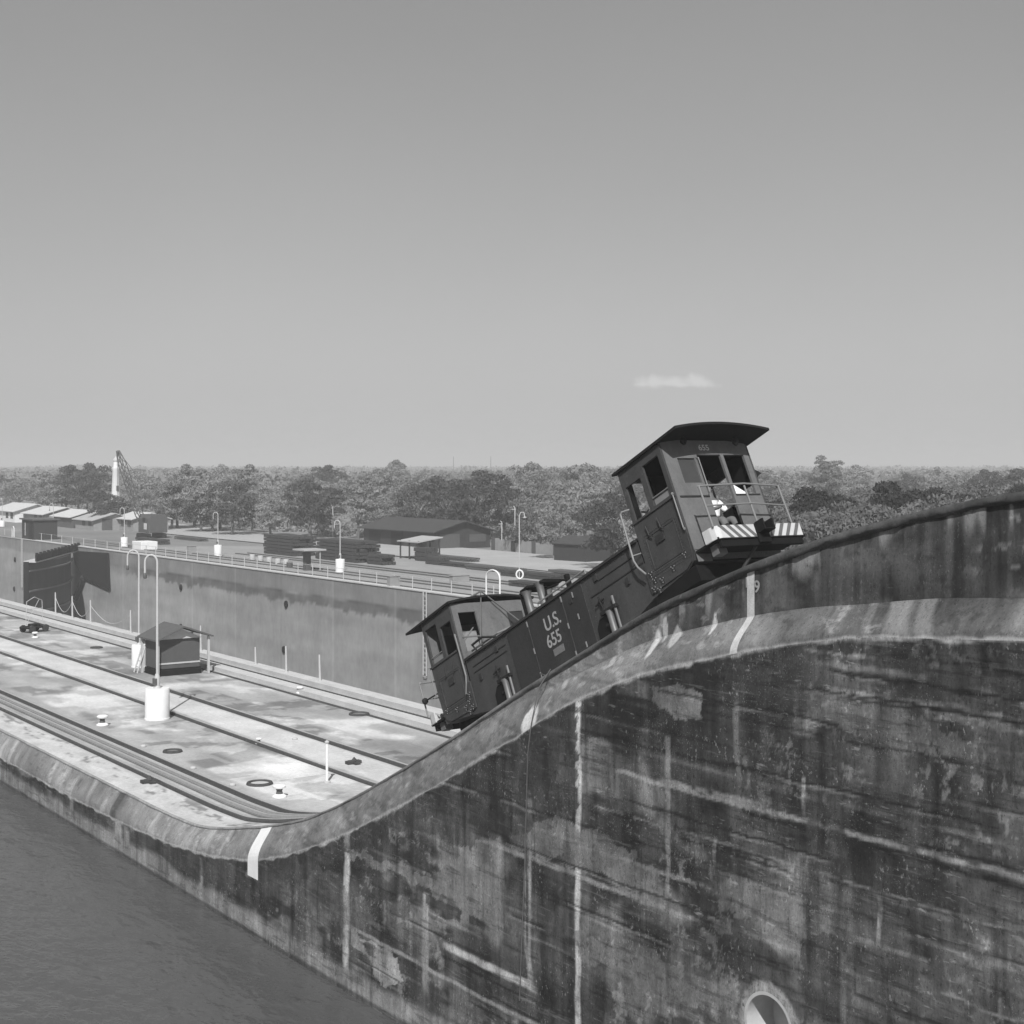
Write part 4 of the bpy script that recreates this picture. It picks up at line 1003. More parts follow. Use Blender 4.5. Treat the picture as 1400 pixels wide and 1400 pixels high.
# thin lamp pole with a hanging ring
x, y = gp(710, 800)
t = thing('lamp_post', 'slim white pole carrying a round ring, seen just above the locomotive winch', 'lamp post', (x, y, ZG))
MB().tube([(0, 0, 0), (0, 0, 6.2), (.1, -.08, 6.5), (.35, -.2, 6.5), (.42, -.25, 6.1)], .05, 8).build('pole', M_offw, t, smooth=True)
MB().lathe([(.16, 0), (.18, .06), (.12, .1)], (.42, -.25, 6.0), 12).build('lamp_shade', M_offw, t)
ringp = [(0, .30*math.cos(a_), .95+.38*math.sin(a_)) for a_ in np.linspace(0, 2*math.pi, 20)[:-1]]
MB().tube([(.0+p_[1]*.8, -p_[1]*.6-.06, p_[2]) for p_ in ringp], .08, 8, closed=True).build('life_ring', M_white, t, smooth=True)
x, y = gp(686, 752)
for lb, px_, py_, h in [('plain grey pole behind the far apron, left of the ringed pole', 686, 750, 3.4), ('grey pole with bent arm, standing next to the ringed pole', 704, 752, 5.4),
                        ('second thin pole left of the drum lamp near the timber stacks', 289, 722, 4.0), ('thin pole left of the drum lamp between stacks and barn', 455, 735, 5.0)]:
    x, y = gp(px_, py_)
    t = thing('pole', lb, 'pole', (x, y, ZG))
    MB().tube([(0, 0, 0), (0, 0, h), (-.15, .1, h+.2)], .07, 6).build('shaft', M_offw, t); MB().box(-.5, .1, -.05, .05, h-.25, h-.15).build('arm', M_offw, t)

# ------------------------------------------------------------------ open-fronted hut on the island
x, y = 29.2, 71.3
hut = thing('hut', 'small dark gabled hut with pale corner posts on the island pavement', 'hut', (x, y, ZG-.1))
MB().box(-1.15, 1.05, -.5, 1.3, .35, 1.85).build('panel_wall', M_hut, hut, bevel=.01)
MB().box(-1.2, 1.1, -.55, 1.3, .0, .32).build('foot_shade_block', M_black, hut)  # black block stands in for the shadow between the posts
MB().box(-1.16, 1.06, -.53, -.505, .58, .66).build('rail', M_offw, hut)
rf = MB(); rf.prism([(-1.55, 1.82), (0, 2.42), (1.55, 1.82), (1.55, 1.9), (0, 2.52), (-1.55, 1.9)], 'x', -1.0, 1.0)
rf = MB(); rf.prism([(-1.45, 1.80), (.0, 2.45), (1.60, 1.88), (1.60, 1.96), (0, 2.54), (-1.45, 1.88)], 'y', -1.0, 1.7); rf.build('roof', M_droof, hut)
MB().prism([(-1.1, 1.86), (0, 2.36), (1.1, 1.86)], 'y', -.62, -.56).build('gable_board', M_offw, hut)
for dx, dy in ((-1.3, -.75), (1.42, -.75), (-1.3, 1.4), (1.42, 1.4)): MB().box(dx-.055, dx+.055, dy-.055, dy+.055, 0, 1.92).build('post', M_offw, hut)
x, y = 27.6, 72.6
lad = thing('folding_ladder', 'pale folding trestle leaning beside the left end of the dark hut', 'ladder', (x, y, ZG-.1))
q = MB()
for dy in (0, .45): q.tube([(0, dy, 0), (.55, dy, 1.7)], .04, 6).tube([(1.05, dy, 0), (.55, dy, 1.7)], .04, 6)
for k in range(5): q.tube([(.10+.1*k, 0, .3+.3*k), (.10+.1*k, .45, .3+.3*k)], .03, 6)
q.build('frame', M_offw, lad)

# ------------------------------------------------------------------ bollards, rings, stanchions, posts
def bollard(loc, label, s=1.0):
    t = thing('mushroom_bollard', label, 'bollard', loc, 0, 'small mushroom bollards on the island pavement')
    MB().lathe([(.26*s, 0), (.26*s, .04*s), (.14*s, .12*s)], (0, 0, 0), 18).build('foot', M_white, t, smooth=True)
    MB().lathe([(.13*s, .12*s), (.10*s, .22*s), (.13*s, .30*s)], (0, 0, 0), 18).build('waist', M_rail, t, smooth=True)
    MB().lathe([(.13*s, .30*s), (.23*s, .34*s), (.24*s, .40*s), (.16*s, .45*s)], (0, 0, 0), 18).build('cap', M_white, t, smooth=True)
    return t
for px_, py_, lb, s in [(382, 1090, 'white capped bollard at the foot of the incline, beside the dark ring', .9), (140, 992, 'white capped bollard on the pavement, below and left of the largest lamp drum', .95),
                     (410, 948, 'low white bollard by the far kerb, right of the hut', .7), (354, 1017, 'small pale bollard in front of the return track, middle of the pavement', .5),
                     (48, 872, 'pale bollard on the pavement just in front of the small cart', .8)]:
    x, y = gp(px_, py_, ZG-.1); bollard((x, y, ZG-.09), lb, s)
for px_, py_, lb in [(318, 1074, 'small white stud beside the dark ring'), (264, 1051, 'small white stud, second from the incline, near the rack track'), (196, 1021, 'small white stud in line with the left dark ring'),(403, 1011, 'small white stud beside the return track')]:
    x, y = gp(px_, py_, ZG-.1)
    tag(MB().lathe([(.11, 0), (.11, .04), (.07, .07), (.02, .08)], (x, y, ZG-.092), 14)  .build('deck_stud', M_offw, smooth=True), lb, 'stud', 'white studs set in the pavement')
for px_, py_, r, lb in [(355, 1072, .38, 'dark ring around a pale lid at the foot of the incline'), (236, 1028, .30, 'thin dark ring set in the pavement below the largest lamp drum'), (491, 977, .38, 'dark round cover in the pavement near the lower end of the locomotive'),(132, 886, .3, 'dark round cover left of the small lamp drum')]:
    x, y = gp(px_, py_, ZG-.1); t = thing('manhole', lb, 'manhole', (x, y, ZG-.1))
    rp = [(r*math.cos(a_), r*math.sin(a_), .02) for a_ in np.linspace(0, 2*math.pi, 33)[:-1]]
    MB().tube(rp, .07, 6, closed=True).build('ring', M_slot, t, smooth=True)
    MB().lathe([(r-.06, .008), (r-.06, .03), (.02, .035)], (0, 0, 0), 24).build('lid', M_kerb if r > .3 and px_ < 400 else M_dkconc, t)
x, y = gp(447, 1070, ZG-.1)
t = thing('marker_post', 'thin white post with a small cap standing alone at the foot of the incline', 'post', (x, y, ZG-.1))
MB().tube([(0, 0, 0), (0, 0, 1.35)], .045, 8).build('shaft', M_white, t, smooth=True); MB().lathe([(.07, 1.33), (.08, 1.38), (.02, 1.42)]).build('cap', M_offw, t); MB().lathe([(.12, 0), (.12, .05), (.05, .07)]).build('foot', M_offw, t)
# pieces of dark metal beside the near track
for px_, py_, lb in [(205, 1070, 'dark lump of fittings lying in the worn edge of the near coping'), (484, 1044, 'dark fitting beside the return rail near the marker post')]:
    x, y = gp(px_, py_, ZG-.1)
    q = MB().box(-.3, .25, -.12, .12, 0, .10).box(-.1, .1, -.3, .3, 0, .07); q.bump((0, 0, .1), .14)
    t = q.build('rail_fitting', M_slot); t.location = (x, y, ZG-.09); tag(t, lb, 'fitting')
# chain stanchions on the far kerb
LEANS = {}
for i, (px_, py_, h) in enumerate([(78, 838, 1.5), (101, 846, 1.5), (126, 853, 1.5), (181, 872, 1.4), (242, 886, 1.1), (277, 898, 1.4), (394, 930, 1.3), (440, 943, 1.25), (352, 918, .9)]):
    y, _ = on_x(px_, py_, 33.4)
    w_ = ['leftmost thin stanchion, in front of the lock gate', 'second thin stanchion, in front of the lock gate', 'third thin stanchion, just right of the lock gate', 'thin stanchion on the kerb just left of the two crook lamps', 'short stanchion behind the hut roof', 'thin stanchion at the right end of the hut', 'leaning stanchion on the kerb, middle of the far chamber', 'rightmost stanchion on the kerb left of the locomotive', 'short stanchion on the kerb midway to the locomotive'][i]
    t = thing('stanchion', 'pale '+w_, 'stanchion', (33.3, y, ZG+.14), 0, 'chain stanchions along the far kerb of the island')
    MB().tube([(0, 0, 0), (.0, .06, h)], [.06, .045], 6).build('shaft', M_offw, t); MB().lathe([(.10, 0), (.10, .04)]).build('foot', M_offw, t)
q = MB(); pv = [on_x(px_, 840, 33.4)[0] for px_ in (78, 101, 126, 181)]
for a_, b in zip(pv[:-1], pv[1:]):
    q.tube([(33.3, a_+(b-a_)*k/10, ZG+1.25-.85*math.sin(math.pi*k/10)) for k in range(11)], .02, 5)
tag(q.build('chain', M_offw), 'drooping pale chain slung between the stanchions in front of the gate', 'chain')
# little cart with a light pipe frame
x, y = gp(47, 864, ZG-.1)
cart = thing('cart', 'small dark cart with a spindly pipe frame standing on the pavement at the far left', 'cart', (x, y, ZG-.1), R(25))
MB().box(-.85, .85, -.45, .45, .26, .40).box(-.35, .3, -.25, .25, .40, .55).build('bed', M_black, cart, bevel=.05)
for dx in (-.55, .55):
    for dy in (-.42, .42): MB().lathe([(.05, -.05), (.24, -.05), (.24, .05), (.05, .05)], (dx, dy, .24), 16, 0, 'y').build('wheel', M_slot, cart)
q = MB()
for dx in (-.7, .7): q.tube([(dx, 0, .5), (dx*.9, 0, 2.0), (0, 0, 2.25)], .022, 6)
q.tube([(-.65, 0, 1.5), (.65, 0, 1.5)], .018, 6).tube([(-.7, 0, .5), (.4, 0, 2.1)], .015, 6); q.build('pipe_frame', M_offw, cart)

# ------------------------------------------------------------------ lock gate leaf half open in the far wall
gate = thing('lock_gate', 'dark steel mitre gate leaf swung half open from the far lock wall', 'lock gate', (0, 0, 0))
Hn = Vector((64.6, on_x(101, 760, 65)[0], 0)); Tp = Vector((*on_z(38, 768, -11.0), 0))
dv_ = (Tp-Hn); Lg = dv_.length; dv_.normalize(); nv = Vector((-dv_.y, dv_.x, 0))
if nv.x < 0: nv = -nv
def gt(a_, b, z): p_ = Hn+dv_*a_+nv*b; return (p_.x, p_.y, z)
G = lambda: MB(gt)
q = G(); nseg = 14
for i in range(nseg):     # slightly bowed skin
    a0, a1 = Lg*i/nseg, Lg*(i+1)/nseg; c0 = 1.6*math.sin(math.pi*i/nseg); c1 = 1.6*math.sin(math.pi*(i+1)/nseg)
    q.add([(a0, c0, -21.5), (a1, c1, -21.5), (a1, c1, -11.2), (a0, c0, -11.2)], [(0, 1, 2, 3)]); q.add([(a0, -.4, -21.5), (a1, -.4, -21.5), (a1, -.4, -11.2), (a0, -.4, -11.2)], [(0, 1, 2, 3)])
    q.add([(a0, c0, -11.2), (a1, c1, -11.2), (a1, -.4, -11.2), (a0, -.4, -11.2)], [(0, 1, 2, 3)])
q.box(Lg-.02, Lg+.2, -.45, .15, -21.5, -11.0, 1)
q.build('leaf_skin', [M_gate, M_black], gate)
for z in (-12.2, -14.6, -17.2, -19.6):
    q = G()
    for i in range(nseg):
        a0, a1 = Lg*i/nseg, Lg*(i+1)/nseg; c0 = 1.6*math.sin(math.pi*i/nseg); c1 = 1.6*math.sin(math.pi*(i+1)/nseg)
        q.add([(a0, c0+.02, z), (a1, c1+.02, z), (a1, c1+.25, z), (a0, c0+.25, z), (a0, c0+.02, z+.18), (a1, c1+.02, z+.18), (a1, c1+.25, z+.18), (a0, c0+.25, z+.18)], [(0, 1, 2, 3), (4, 5, 6, 7), (0, 1, 5, 4), (3, 2, 6, 7), (0, 3, 7, 4), (1, 2, 6, 5)])
    q.build('girder', M_gatel, gate)
q = G(); q.box(.5, Lg+.1, -.5, 1.2, -11.1, -10.95); q.build('footway', M_kerb, gate)
q = G(); q.box(-.5, Lg+.5, .95, 1.15, -10.95, -10.15)
for k in range(13): q.box(.3+k*Lg/12.2, .55+k*Lg/12.2, .9, 1.2, -10.95, -9.95)
q.build('parapet', M_black, gate)
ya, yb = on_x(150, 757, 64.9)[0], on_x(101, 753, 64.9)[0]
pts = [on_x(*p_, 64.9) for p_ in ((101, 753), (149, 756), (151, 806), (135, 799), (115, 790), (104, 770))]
q = MB(); q.prism(pts, 'x', 64.70, 64.9); q.build('recess_shade_plate', M_black, gate)['label'] = 'added dark plate shaped as the recess shade beside the hinge'  # added plate, its outline and black colour imitate shade in the gate recess
q = MB(); q.tube([(64.7, *on_x(114, 790, 64.7)), (64.7, *on_x(104, 818, 64.7))], .42, 6); q.build('shade_bar', M_black, gate)  # dark bar carries the same drawn-in shade below the plate

# handrail posts along the far wall
fence = thing('railing', 'row of thin white posts with a wire along the top of the far lock wall', 'railing', (0, 0, 0))
q = MB(); yy = 96.0; posts = []
while yy < 250: posts.append(yy); yy += 3.1 if yy < 170 else 4.5
for yy in posts: MB().tube([(65.9, yy, ZG+.1), (65.9, yy, ZG+1.1)], .045, 6).build('post', M_offw, fence)
MB().tube([(65.9, 96, ZG+1.05), (65.9, 250, ZG+1.05)], .018, 5).build('wire', M_offw, fence)
hoop = lambda px_, lb, hh=2.1, ww=1.25: tag(MB().tube([(65.3, on_x(px_, 815, 65.3)[0]-ww/2, ZG+.1), (65.3, on_x(px_, 815, 65.3)[0]-ww/2, ZG+hh-.5)]+[(65.3, on_x(px_, 815, 65.3)[0]-ww/2*math.cos(a_), ZG+hh-.5+.6*math.sin(a_)) for a_ in np.linspace(.3, math.pi-.3, 9)]+[(65.3, on_x(px_, 815, 65.3)[0]+ww/2, ZG+hh-.5), (65.3, on_x(px_, 815, 65.3)[0]+ww/2, ZG+.1)], .07, 8).build('ladder_hoop', M_white, smooth=True), lb, 'ladder hoop')
hoop(674, 'white inverted U ladder hoop on the far wall, behind the lower cab roof', 2.3, 1.9)
hoop(18, 'white ladder hoop on the far wall at the left edge', 1.6, 1.0)

# ------------------------------------------------------------------ buildings and stores behind the far wall
def gable_house(name, label, cat, loc, rz, L, Wd, eave, ridge, wm_, rm, over=.4, doors=(), hipL=0):
    t = thing(name, label, cat, loc, rz)
    # ridge along local y (length L), gables at the ends
    MB().prism([(-Wd/2, 0), (Wd/2, 0), (Wd/2, eave), (0, ridge-.1), (-Wd/2, eave)], 'y', 0, L).build('wall', wm_, t)
    e = over; k = (ridge-eave)/(Wd/2)
    MB().prism([(-Wd/2-e, eave-e*k), (0, ridge), (Wd/2+e, eave-e*k), (Wd/2+e, eave-e*k+.12), (0, ridge+.14), (-Wd/2-e, eave-e*k+.12)], 'y', -e, L+e).build('roof', rm, t)
    for (side, a0, a1, z0, z1, mt2) in doors:
        if side == 'g': MB().box(a0, a1, -.04, .0, z0, z1).build('opening', mt2, t)
        else: MB().box(-Wd/2-.04, -Wd/2, a0, a1, z0, z1).build('opening', mt2, t)
    return t
gable_house('barn', 'long low dark barn with a wide gabled roof beyond the apron', 'barn', (104.6, 159.5, ZG), 0, 18.5, 8.6, 2.3, 3.5, M_barn, M_barnr, .7,
            [('s', 2, 4.5, .2, 2.0, M_black), ('s', 8, 11, .2, 2.0, M_black), ('s', 14, 17, .2, 2.0, M_black), ('g', -3.5, -.5, 0, 1.9, M_hut), ('g', 1, 3.6, .8, 1.8, M_hut)])
x, y = gp(786, 768); gable_house('shed', 'small dark shed at the end of the apron behind the locomotive hood', 'shed', (x+2, y-2, ZG), R(8), 5, 4.5, 2.0, 2.7, M_barn, M_barnr, .25)
# pavilion
x, y = gp(574, 764)
pv = thing('pavilion', 'open pavilion with a pale tilted roof on thin posts near the barn', 'pavilion', (x, y, ZG))
MB().prism([(-1.7, 1.95), (1.7, 2.45), (1.7, 2.57), (-1.7, 2.07)], 'y', -2.3, 2.3).build('roof', M_lroof2, pv)
for dx in (-1.4, 1.4):
    for dy in (-2, 0, 2): MB().box(dx-.07, dx+.07, dy-.07, dy+.07, 0, 2.15).build('post', M_wood, pv)
def stack(name, label, px_, py_, L, Wd, H, layers, m, rz=0, grp='timber and steel stacks on the far apron', cat='stack'):
    x, y = gp(px_, py_); t = thing(name, label, cat, (x, y, ZG), rz, grp)
    rnd = random.Random(px_)
    lh = H/layers
    for k in range(layers):
        q = MB(); nb = max(3, int(Wd/.35)); off = rnd.uniform(-.15, .15)
        for j in range(nb):
            w = Wd/nb; e = rnd.uniform(-.18, .18)
            q.box(j*w+.01, (j+1)*w-.02, off+e, L+off+e*.6, k*lh+.06, (k+1)*lh-.005)
        q.build('layer', m, t)
    q = MB()
    for k in range(layers):
        for yy in (.1*L, .5*L, .9*L): q.box(0.02, Wd-.02, yy-.06, yy+.06, k*lh, k*lh+.058)
    q.build('spacer', M_rail, t)
    return t
stack('timber_stack', 'left of the two tall dark timber stacks, just right of a drum lamp', 401, 761, 8.0, 3.0, 2.35, 6, M_wood)
stack('timber_stack', 'right of the two tall dark timber stacks, behind the drum lamp nearest the barn', 487, 770, 9.5, 3.0, 2.35, 6, M_wood)
stack('timber_stack', 'low dark stack at the right foot of the tall stacks', 522, 773, 3.4, 1.6, 1.1, 3, M_wood)
stack('timber_stack', 'small dark stack lying just left of the pavilion posts, close to the barn', 505, 765, 3.0, 1.4, .8, 2, M_wood)
stack('crate_stack', 'dark crates piled in front of the pavilion', 583, 768, 2.6, 1.6, 1.5, 3, M_wood)
stack('crate_stack', 'low dark crates right of the pavilion', 601, 773, 3.0, 1.4, .8, 2, M_wood)
for i, (px_, py_, L, H, lb) in enumerate([(660, 779, 11, .42, 'long low dark beam stack right of the crates'), (705, 785, 9, .5, 'long low dark beam stack behind the ringed pole'), (760, 795, 9, .6, 'dark beam stack lying behind the locomotive winch'),
                        (812, 793, 7, .6, 'rightmost long beam stack against the locomotive hood'), (740, 806, 5, .5, 'nearest dark beam stack to the far wall, left of the winch'), (640, 770, 9, .55, 'thin dark beam stack under the barn'),
                        (218, 745, 9, .7, 'dark rail bundle lying right of the crane'), (272, 741, 9, .5, 'long thin rail bundle right of the crane and its load')]):
    stack('beam_stack', lb, px_, py_, L, 1.5, H, 2 if H < 1 else 3, M_rail if i % 2 else M_wood)
# T-roofed control shelter
x, y = gp(420, 780)
t = thing('shelter', 'small flat-roofed shelter on a central wall, in front of the timber stacks', 'shelter', (x, y, ZG))
MB().box(-1.0, 1.5, -1.3, 1.3, 2.05, 2.2).build('roof', M_lroof2, t); MB().box(-.3, .3, -.25, .35, 0, 2.05).build('wall', M_hut, t)
for dy in (-1.1, 1.1): MB().tube([(.9, dy, 0), (.9, dy, 2.05)], .05, 6).build('post', M_offw, t)
# pale lumps: drums and coils between shelter and stacks
for k, (px_, py_) in enumerate([(345, 765), (356, 767), (368, 769), (380, 771), (391, 772), (396, 776)]):
    x, y = gp(px_, py_)
    tag(MB().lathe([(.30, 0), (.34, .3), (.30, .6)], (x, y, ZG), 12).build('barrel', M_offw if k < 5 else M_hut, smooth=True), ['leftmost pale barrel of the row in front of the left timber stack', 'second barrel from the left in the row by the left timber stack', 'third barrel from the left in that row', 'fourth barrel of the row, towards the flat-roofed shelter', 'fifth barrel, next to the shelter', 'dark barrel at the end of the row by the shelter'][k], 'barrel', 'row of barrels in front of the timber stacks')
# white block, apron boxes
x, y = gp(198, 751); tag(MB().box(-1.1, 1.1, -1.6, 1.6, 0, 1.05).build('white_tank', M_white, bevel=.06), 'long white block between the drum lamp and the crane', 'tank').location = (x, y, ZG)
for px_, py_, w_, h, m, lb in [(262, 757, .5, .9, M_swall, 'small grey box on the apron left of a drum lamp'), (330, 810, .5, .9, M_swall, 'x')][:1]+[(538, 802, .5, .9, M_swall, 'grey switch cabinet on the apron, left of the ladder hoop'), (628, 796, .9, .6, M_swall, 'low grey bench on the apron near the ladder hoop')]:
    x, y = gp(px_, py_); o = MB().box(-w_, w_, -.3, .3, 0, h).box(-w_*1.1, w_*1.1, -.35, .35, h, h+.06).build('cabinet', m, bevel=.02); o.location = (x, y, ZG); tag(o, lb, 'cabinet')
# sheds at left
for px_, py_, L, Wd, ea, ri, rm, wm_, lb in [
    (182, 728, 7.5, 6, 2.0, 2.9, M_lroof, M_swall, 'rightmost pale-roofed gabled shed, nearest the crane'),
    (128, 727, 9, 7, 1.7, 2.7, M_lroof2, M_swall, 'second shed from the right, grey roof with a dark gable'),
    (98, 724, 10, 7, 1.9, 2.9, M_lroof, M_hut, 'middle shed with the widest pale roof'),
    (60, 720, 12, 8, 1.9, 3.0, M_lroof, M_swall, 'second shed from the left, long bright roof'),
    (20, 717, 14, 8, 2.1, 3.3, M_lroof, M_white, 'leftmost long bright-roofed shed at the picture edge')]:
    x, y = gp(px_, py_)
    gable_house('shed', lb, 'shed', (x+Wd/2, y, terr(x, y)), 0, L, Wd, ea, ri, wm_, rm, .5, [('g', -Wd*.3, -Wd*.05, 0, 1.9, M_hut), ('s', 1, 2.5, .7, 1.8, M_hut), ('s', 4, 5.5, .7, 1.8, M_hut)])
# dark machine block
x, y = gp(52, 738)
t = thing('machine_shed', 'dark boxy winch house with open side behind the far wall, left of the gate', 'shed', (x, y, ZG))
MB().box(-1.2, 2.2, -2, 3.8, .0, 2.9).build('wall', M_barn, t, bevel=.05); MB().box(-1.5, 2.5, -2.3, 4.1, 2.9, 3.1).build('roof', M_droof, t); MB().box(-1.25, -1.2, -1.6, .4, .2, 2.5).build('opening', M_black, t)
MB().box(-1.25, -1.2, 2.0, 2.25, .6, 2.5).build('pipe', M_offw, t)
# crane with lattice boom
x, y = gp(207, 736)
cr = thing('crane', 'dark crawler crane with its lattice boom raised against the trees', 'crane', (x, y, ZG), 0)
MB().prism([(-1.3, .9), (1.6, .9), (1.6, 3.2), (1.1, 3.6), (-1.0, 3.6), (-1.3, 3.0)], 'y', -2.3, 1.9).build('house', M_hut, cr, bevel=.05)
MB().box(-1.34, -1.3, -1.5, -.4, 1.4, 2.3).build('window', M_lroof, cr); MB().box(-1.345, -1.3, -.9, .1, 2.5, 3.1).build('doorway', M_black, cr)
for dx in (-1.2, 1.2):
    MB().prism([(-2.2, .15), (-1.9, 0), (1.9, 0), (2.2, .15), (2.2, .6), (1.9, .8), (-1.9, .8), (-2.2, .6)], 'x', dx-.3, dx+.3).build('crawler', M_black, cr)
bx0 = Vector((0, 1.9, 1.4)); bx1 = Vector(on_z(161, 640, ZG)+(0,)) if False else None
d_t = x*S_+y*C_; px1, py1 = 161, 616
rr2 = ray(px1, py1); tt_ = d_t*1.0; tip = Vector((rr2[0]*tt_-x, rr2[1]*tt_-y, rr2[2]*tt_-ZG))
q = MB(); base_ = Vector((-.6, 1.6, 1.6)); ax = (tip-base_); n_seg = 12
lat = Vector((.35, .25, 0)).normalized()*.42; upv = ax.cross(lat).normalized()*.42
corner = []
for k in range(n_seg+1):
    t_ = k/n_seg; w_ = 1.0 if .15 < t_ < .85 else (.35+t_*4.3 if t_ <= .15 else (1-t_)*4.3+.35); c = base_+ax*t_
    corner.append([c+lat*w_+upv*w_, c-lat*w_+upv*w_, c-lat*w_-upv*w_, c+lat*w_-upv*w_])
for j in range(4):
    q.tube([c[j] for c in corner], .07, 5)
    for k in range(n_seg): q.tube([corner[k][j], corner[k+1][(j+1) % 4]], .045, 4)
q.build('boom', M_rail, cr)
MB().tube([base_+ax, (1.0, -1.4, 4.6), (1.0, -1.6, 3.5)], .05, 4).build('stay', M_rail, cr)
MB().tube([tip, (tip.x, tip.y, 4.0), (tip.x, tip.y, 3.6)], .04, 4).build('hoist_rope', M_rail, cr)
# lighthouse tower standing in the trees
x, y = along(158.5, 262)
g0 = terr(x, y); t = thing('range_tower', 'slim white tapering light tower rising from the trees beside the crane boom', 'tower', (x, y, g0))
zt_ = -(624-640)/F*262-g0
MB().lathe([(1.0, 0), (.95, .6), (.62, zt_*.8), (.70, zt_*.81), (.70, zt_*.84), (.48, zt_*.84), (.45, zt_*.93)], (0, 0, 0), 16).build('shaft', M_white, t, smooth=True)
MB().lathe([(.55, zt_*.93), (.55, zt_*.95), (.05, zt_)], (0, 0, 0), 16).build('cap', M_offw, t); MB().box(-.2, .2, -.9, -.75, zt_*.5, zt_*.5+.9).build('window', M_hut, t)
# buildings far out on the plain
for px_, t0, w_, h, lb in [(608, 900, 14, 5, 'widest white building on the distant plain, above the barn'), (505, 1000, 12, 3.5, 'pale building on the distant plain, left above the barn'), (660, 950, 8, 4, 'small white building on the plain right of the widest one'), (755, 1300, 10, 4, 'tiny white building on the horizon plain left of the upper cab'),
                        (775, 1350, 8, 4, 'second tiny white building near the horizon left of the upper cab'), (838, 1200, 12, 5, 'low pale building touching the upper cab roof corner'), (1049, 500, 3, 5, 'tiny white building seen just right of the striped platform railing'), (735, 1250, 8, 4, 'leftmost of the tiny white houses near the horizon')]:
    x, y = along(px_, t0); z = terr(x, y)
    ph = -(658-640)/F*t0 if px_ < 700 else -(652-640)/F*t0
    if px_ == 1049: ph = -(672-640)/F*t0
    t = thing('distant_building', lb, 'building', (x, y, min(z, ph)-.0), -TH)
    hh = max(h, ph+h-min(z, ph))
    MB().box(-w_, w_, -3, 3, 0, hh).build('wall', M_white, t); MB().box(-w_*1.03, w_*1.03, -3.3, 3.3, hh, hh+.5).build('roof', M_offw, t)
for px_, lb in [(671, 'thin mast on the horizon above the small white building'), (620, 'thin mast on the horizon above the widest white building')]:
    x, y = along(px_, 1200); t = thing('radio_mast', lb, 'mast', (x, y, terr(x, y))); MB().tube([(0, 0, 0), (0, 0, 15)], [.5, .25], 5).build('shaft', M_rail, t)
# board fence in front of the trees by the barn
fb = thing('board_fence', 'weathered board fence between the barn and the small dark shed', 'fence', (0, 0, 0))
p0 = Vector(gp(672, 752)+(ZG,)); p1 = Vector(gp(800, 764)+(ZG,))
for k in range(22):
    a_ = p0.lerp(p1, k/22); b = p0.lerp(p1, (k+.97)/22); d2 = (b-a_).normalized(); n2 = Vector((-d2.y, d2.x, 0))*.04
    hh = 1.5+.1*math.sin(k*2.1)
    q = MB(); q.add([tuple(a_-n2), tuple(b-n2), tuple(b+n2), tuple(a_+n2)]+[tuple(c+Vector((0, 0, hh))) for c in (a_-n2, b-n2, b+n2, a_+n2)], [(0, 1, 2, 3), (4, 5, 6, 7), (0, 1, 5, 4), (1, 2, 6, 5), (2, 3, 7, 6), (3, 0, 4, 7)])
    q.build('panel', M_swall if k % 5 else M_hut, fb)

# ------------------------------------------------------------------ trees
def crown_mesh(name, seed, Rr, Hh, clumps, per, leaf, m, z0=.25, flat=.8):
    rnd = np.random.RandomState(seed); vs = []; 
    cs = []
    for i in range(clumps):
        d = rnd.normal(size=3); d /= np.linalg.norm(d); r = rnd.uniform(.35, 1.0)**.6
        cs.append((np.array([d[0]*Rr*r*rnd.uniform(.7, 1.15), d[1]*Rr*r*rnd.uniform(.7, 1.15), Hh*(z0+(1-z0)*(.5+.5*d[2]*r))]), rnd.uniform(.22, .42)*Rr))
    P = []
    for c, cr_ in cs:
        d = rnd.normal(size=(per, 3)); d /= np.linalg.norm(d, axis=1)[:, None]; d[:, 2] = np.abs(d[:, 2])*.9-.25
        rr = cr_*rnd.uniform(.6, 1.08, size=(per, 1)); P.append(np.concatenate([c+d*rr*np.array([1, 1, flat]), d], 1))
    P = np.concatenate(P); n = len(P)
    nrm = P[:, 3:]+rnd.normal(size=(n, 3))*.55; nrm /= np.linalg.norm(nrm, axis=1)[:, None]
    t = np.cross(nrm, rnd.normal(size=(n, 3))); t /= np.linalg.norm(t, axis=1)[:, None]; b = np.cross(nrm, t)
    s = leaf*rnd.uniform(.6, 1.3, size=(n, 1)); c = P[:, :3]
    V = np.stack([c-t*s, c-b*s*.45, c+t*s, c+b*s*.45], 1).reshape(-1, 3)
    me = bpy.data.meshes.new(name); me.vertices.add(len(V)); me.vertices.foreach_set('co', V.ravel().astype(np.float32))
    me.loops.add(n*4); me.loops.foreach_set('vertex_index', np.arange(n*4, dtype=np.int32)); me.polygons.add(n); me.polygons.foreach_set('loop_start', (np.arange(n)*4).astype(np.int32)); me.update(calc_edges=True)
    me.materials.append(m); return me
def trunk_mesh(seed, H, Rr):
    rnd = random.Random(seed); q = MB(); top_ = H*.62
    pts = [(0, 0, -.3)]
    for k in range(1, 6): pts.append((rnd.uniform(-.15, .15)*k*.5, rnd.uniform(-.15, .15)*k*.5, top_*k/5))
    q.tube(pts, [.26, .22, .19, .16, .12, .07], 7)
    for k in range(6):
        a_ = rnd.uniform(0, 6.28); b = pts[2+k % 3]; e = (math.cos(a_)*Rr*.65, math.sin(a_)*Rr*.65, H*rnd.uniform(.55, .85))
        q.tube([b, ((b[0]+e[0])/2, (b[1]+e[1])/2, (b[2]+e[2])/2+.4), e], [.11, .07, .03], 5)
    o = q.build('trunk', M_bark, None, smooth=True, link=False); return o.data
KINDS = []
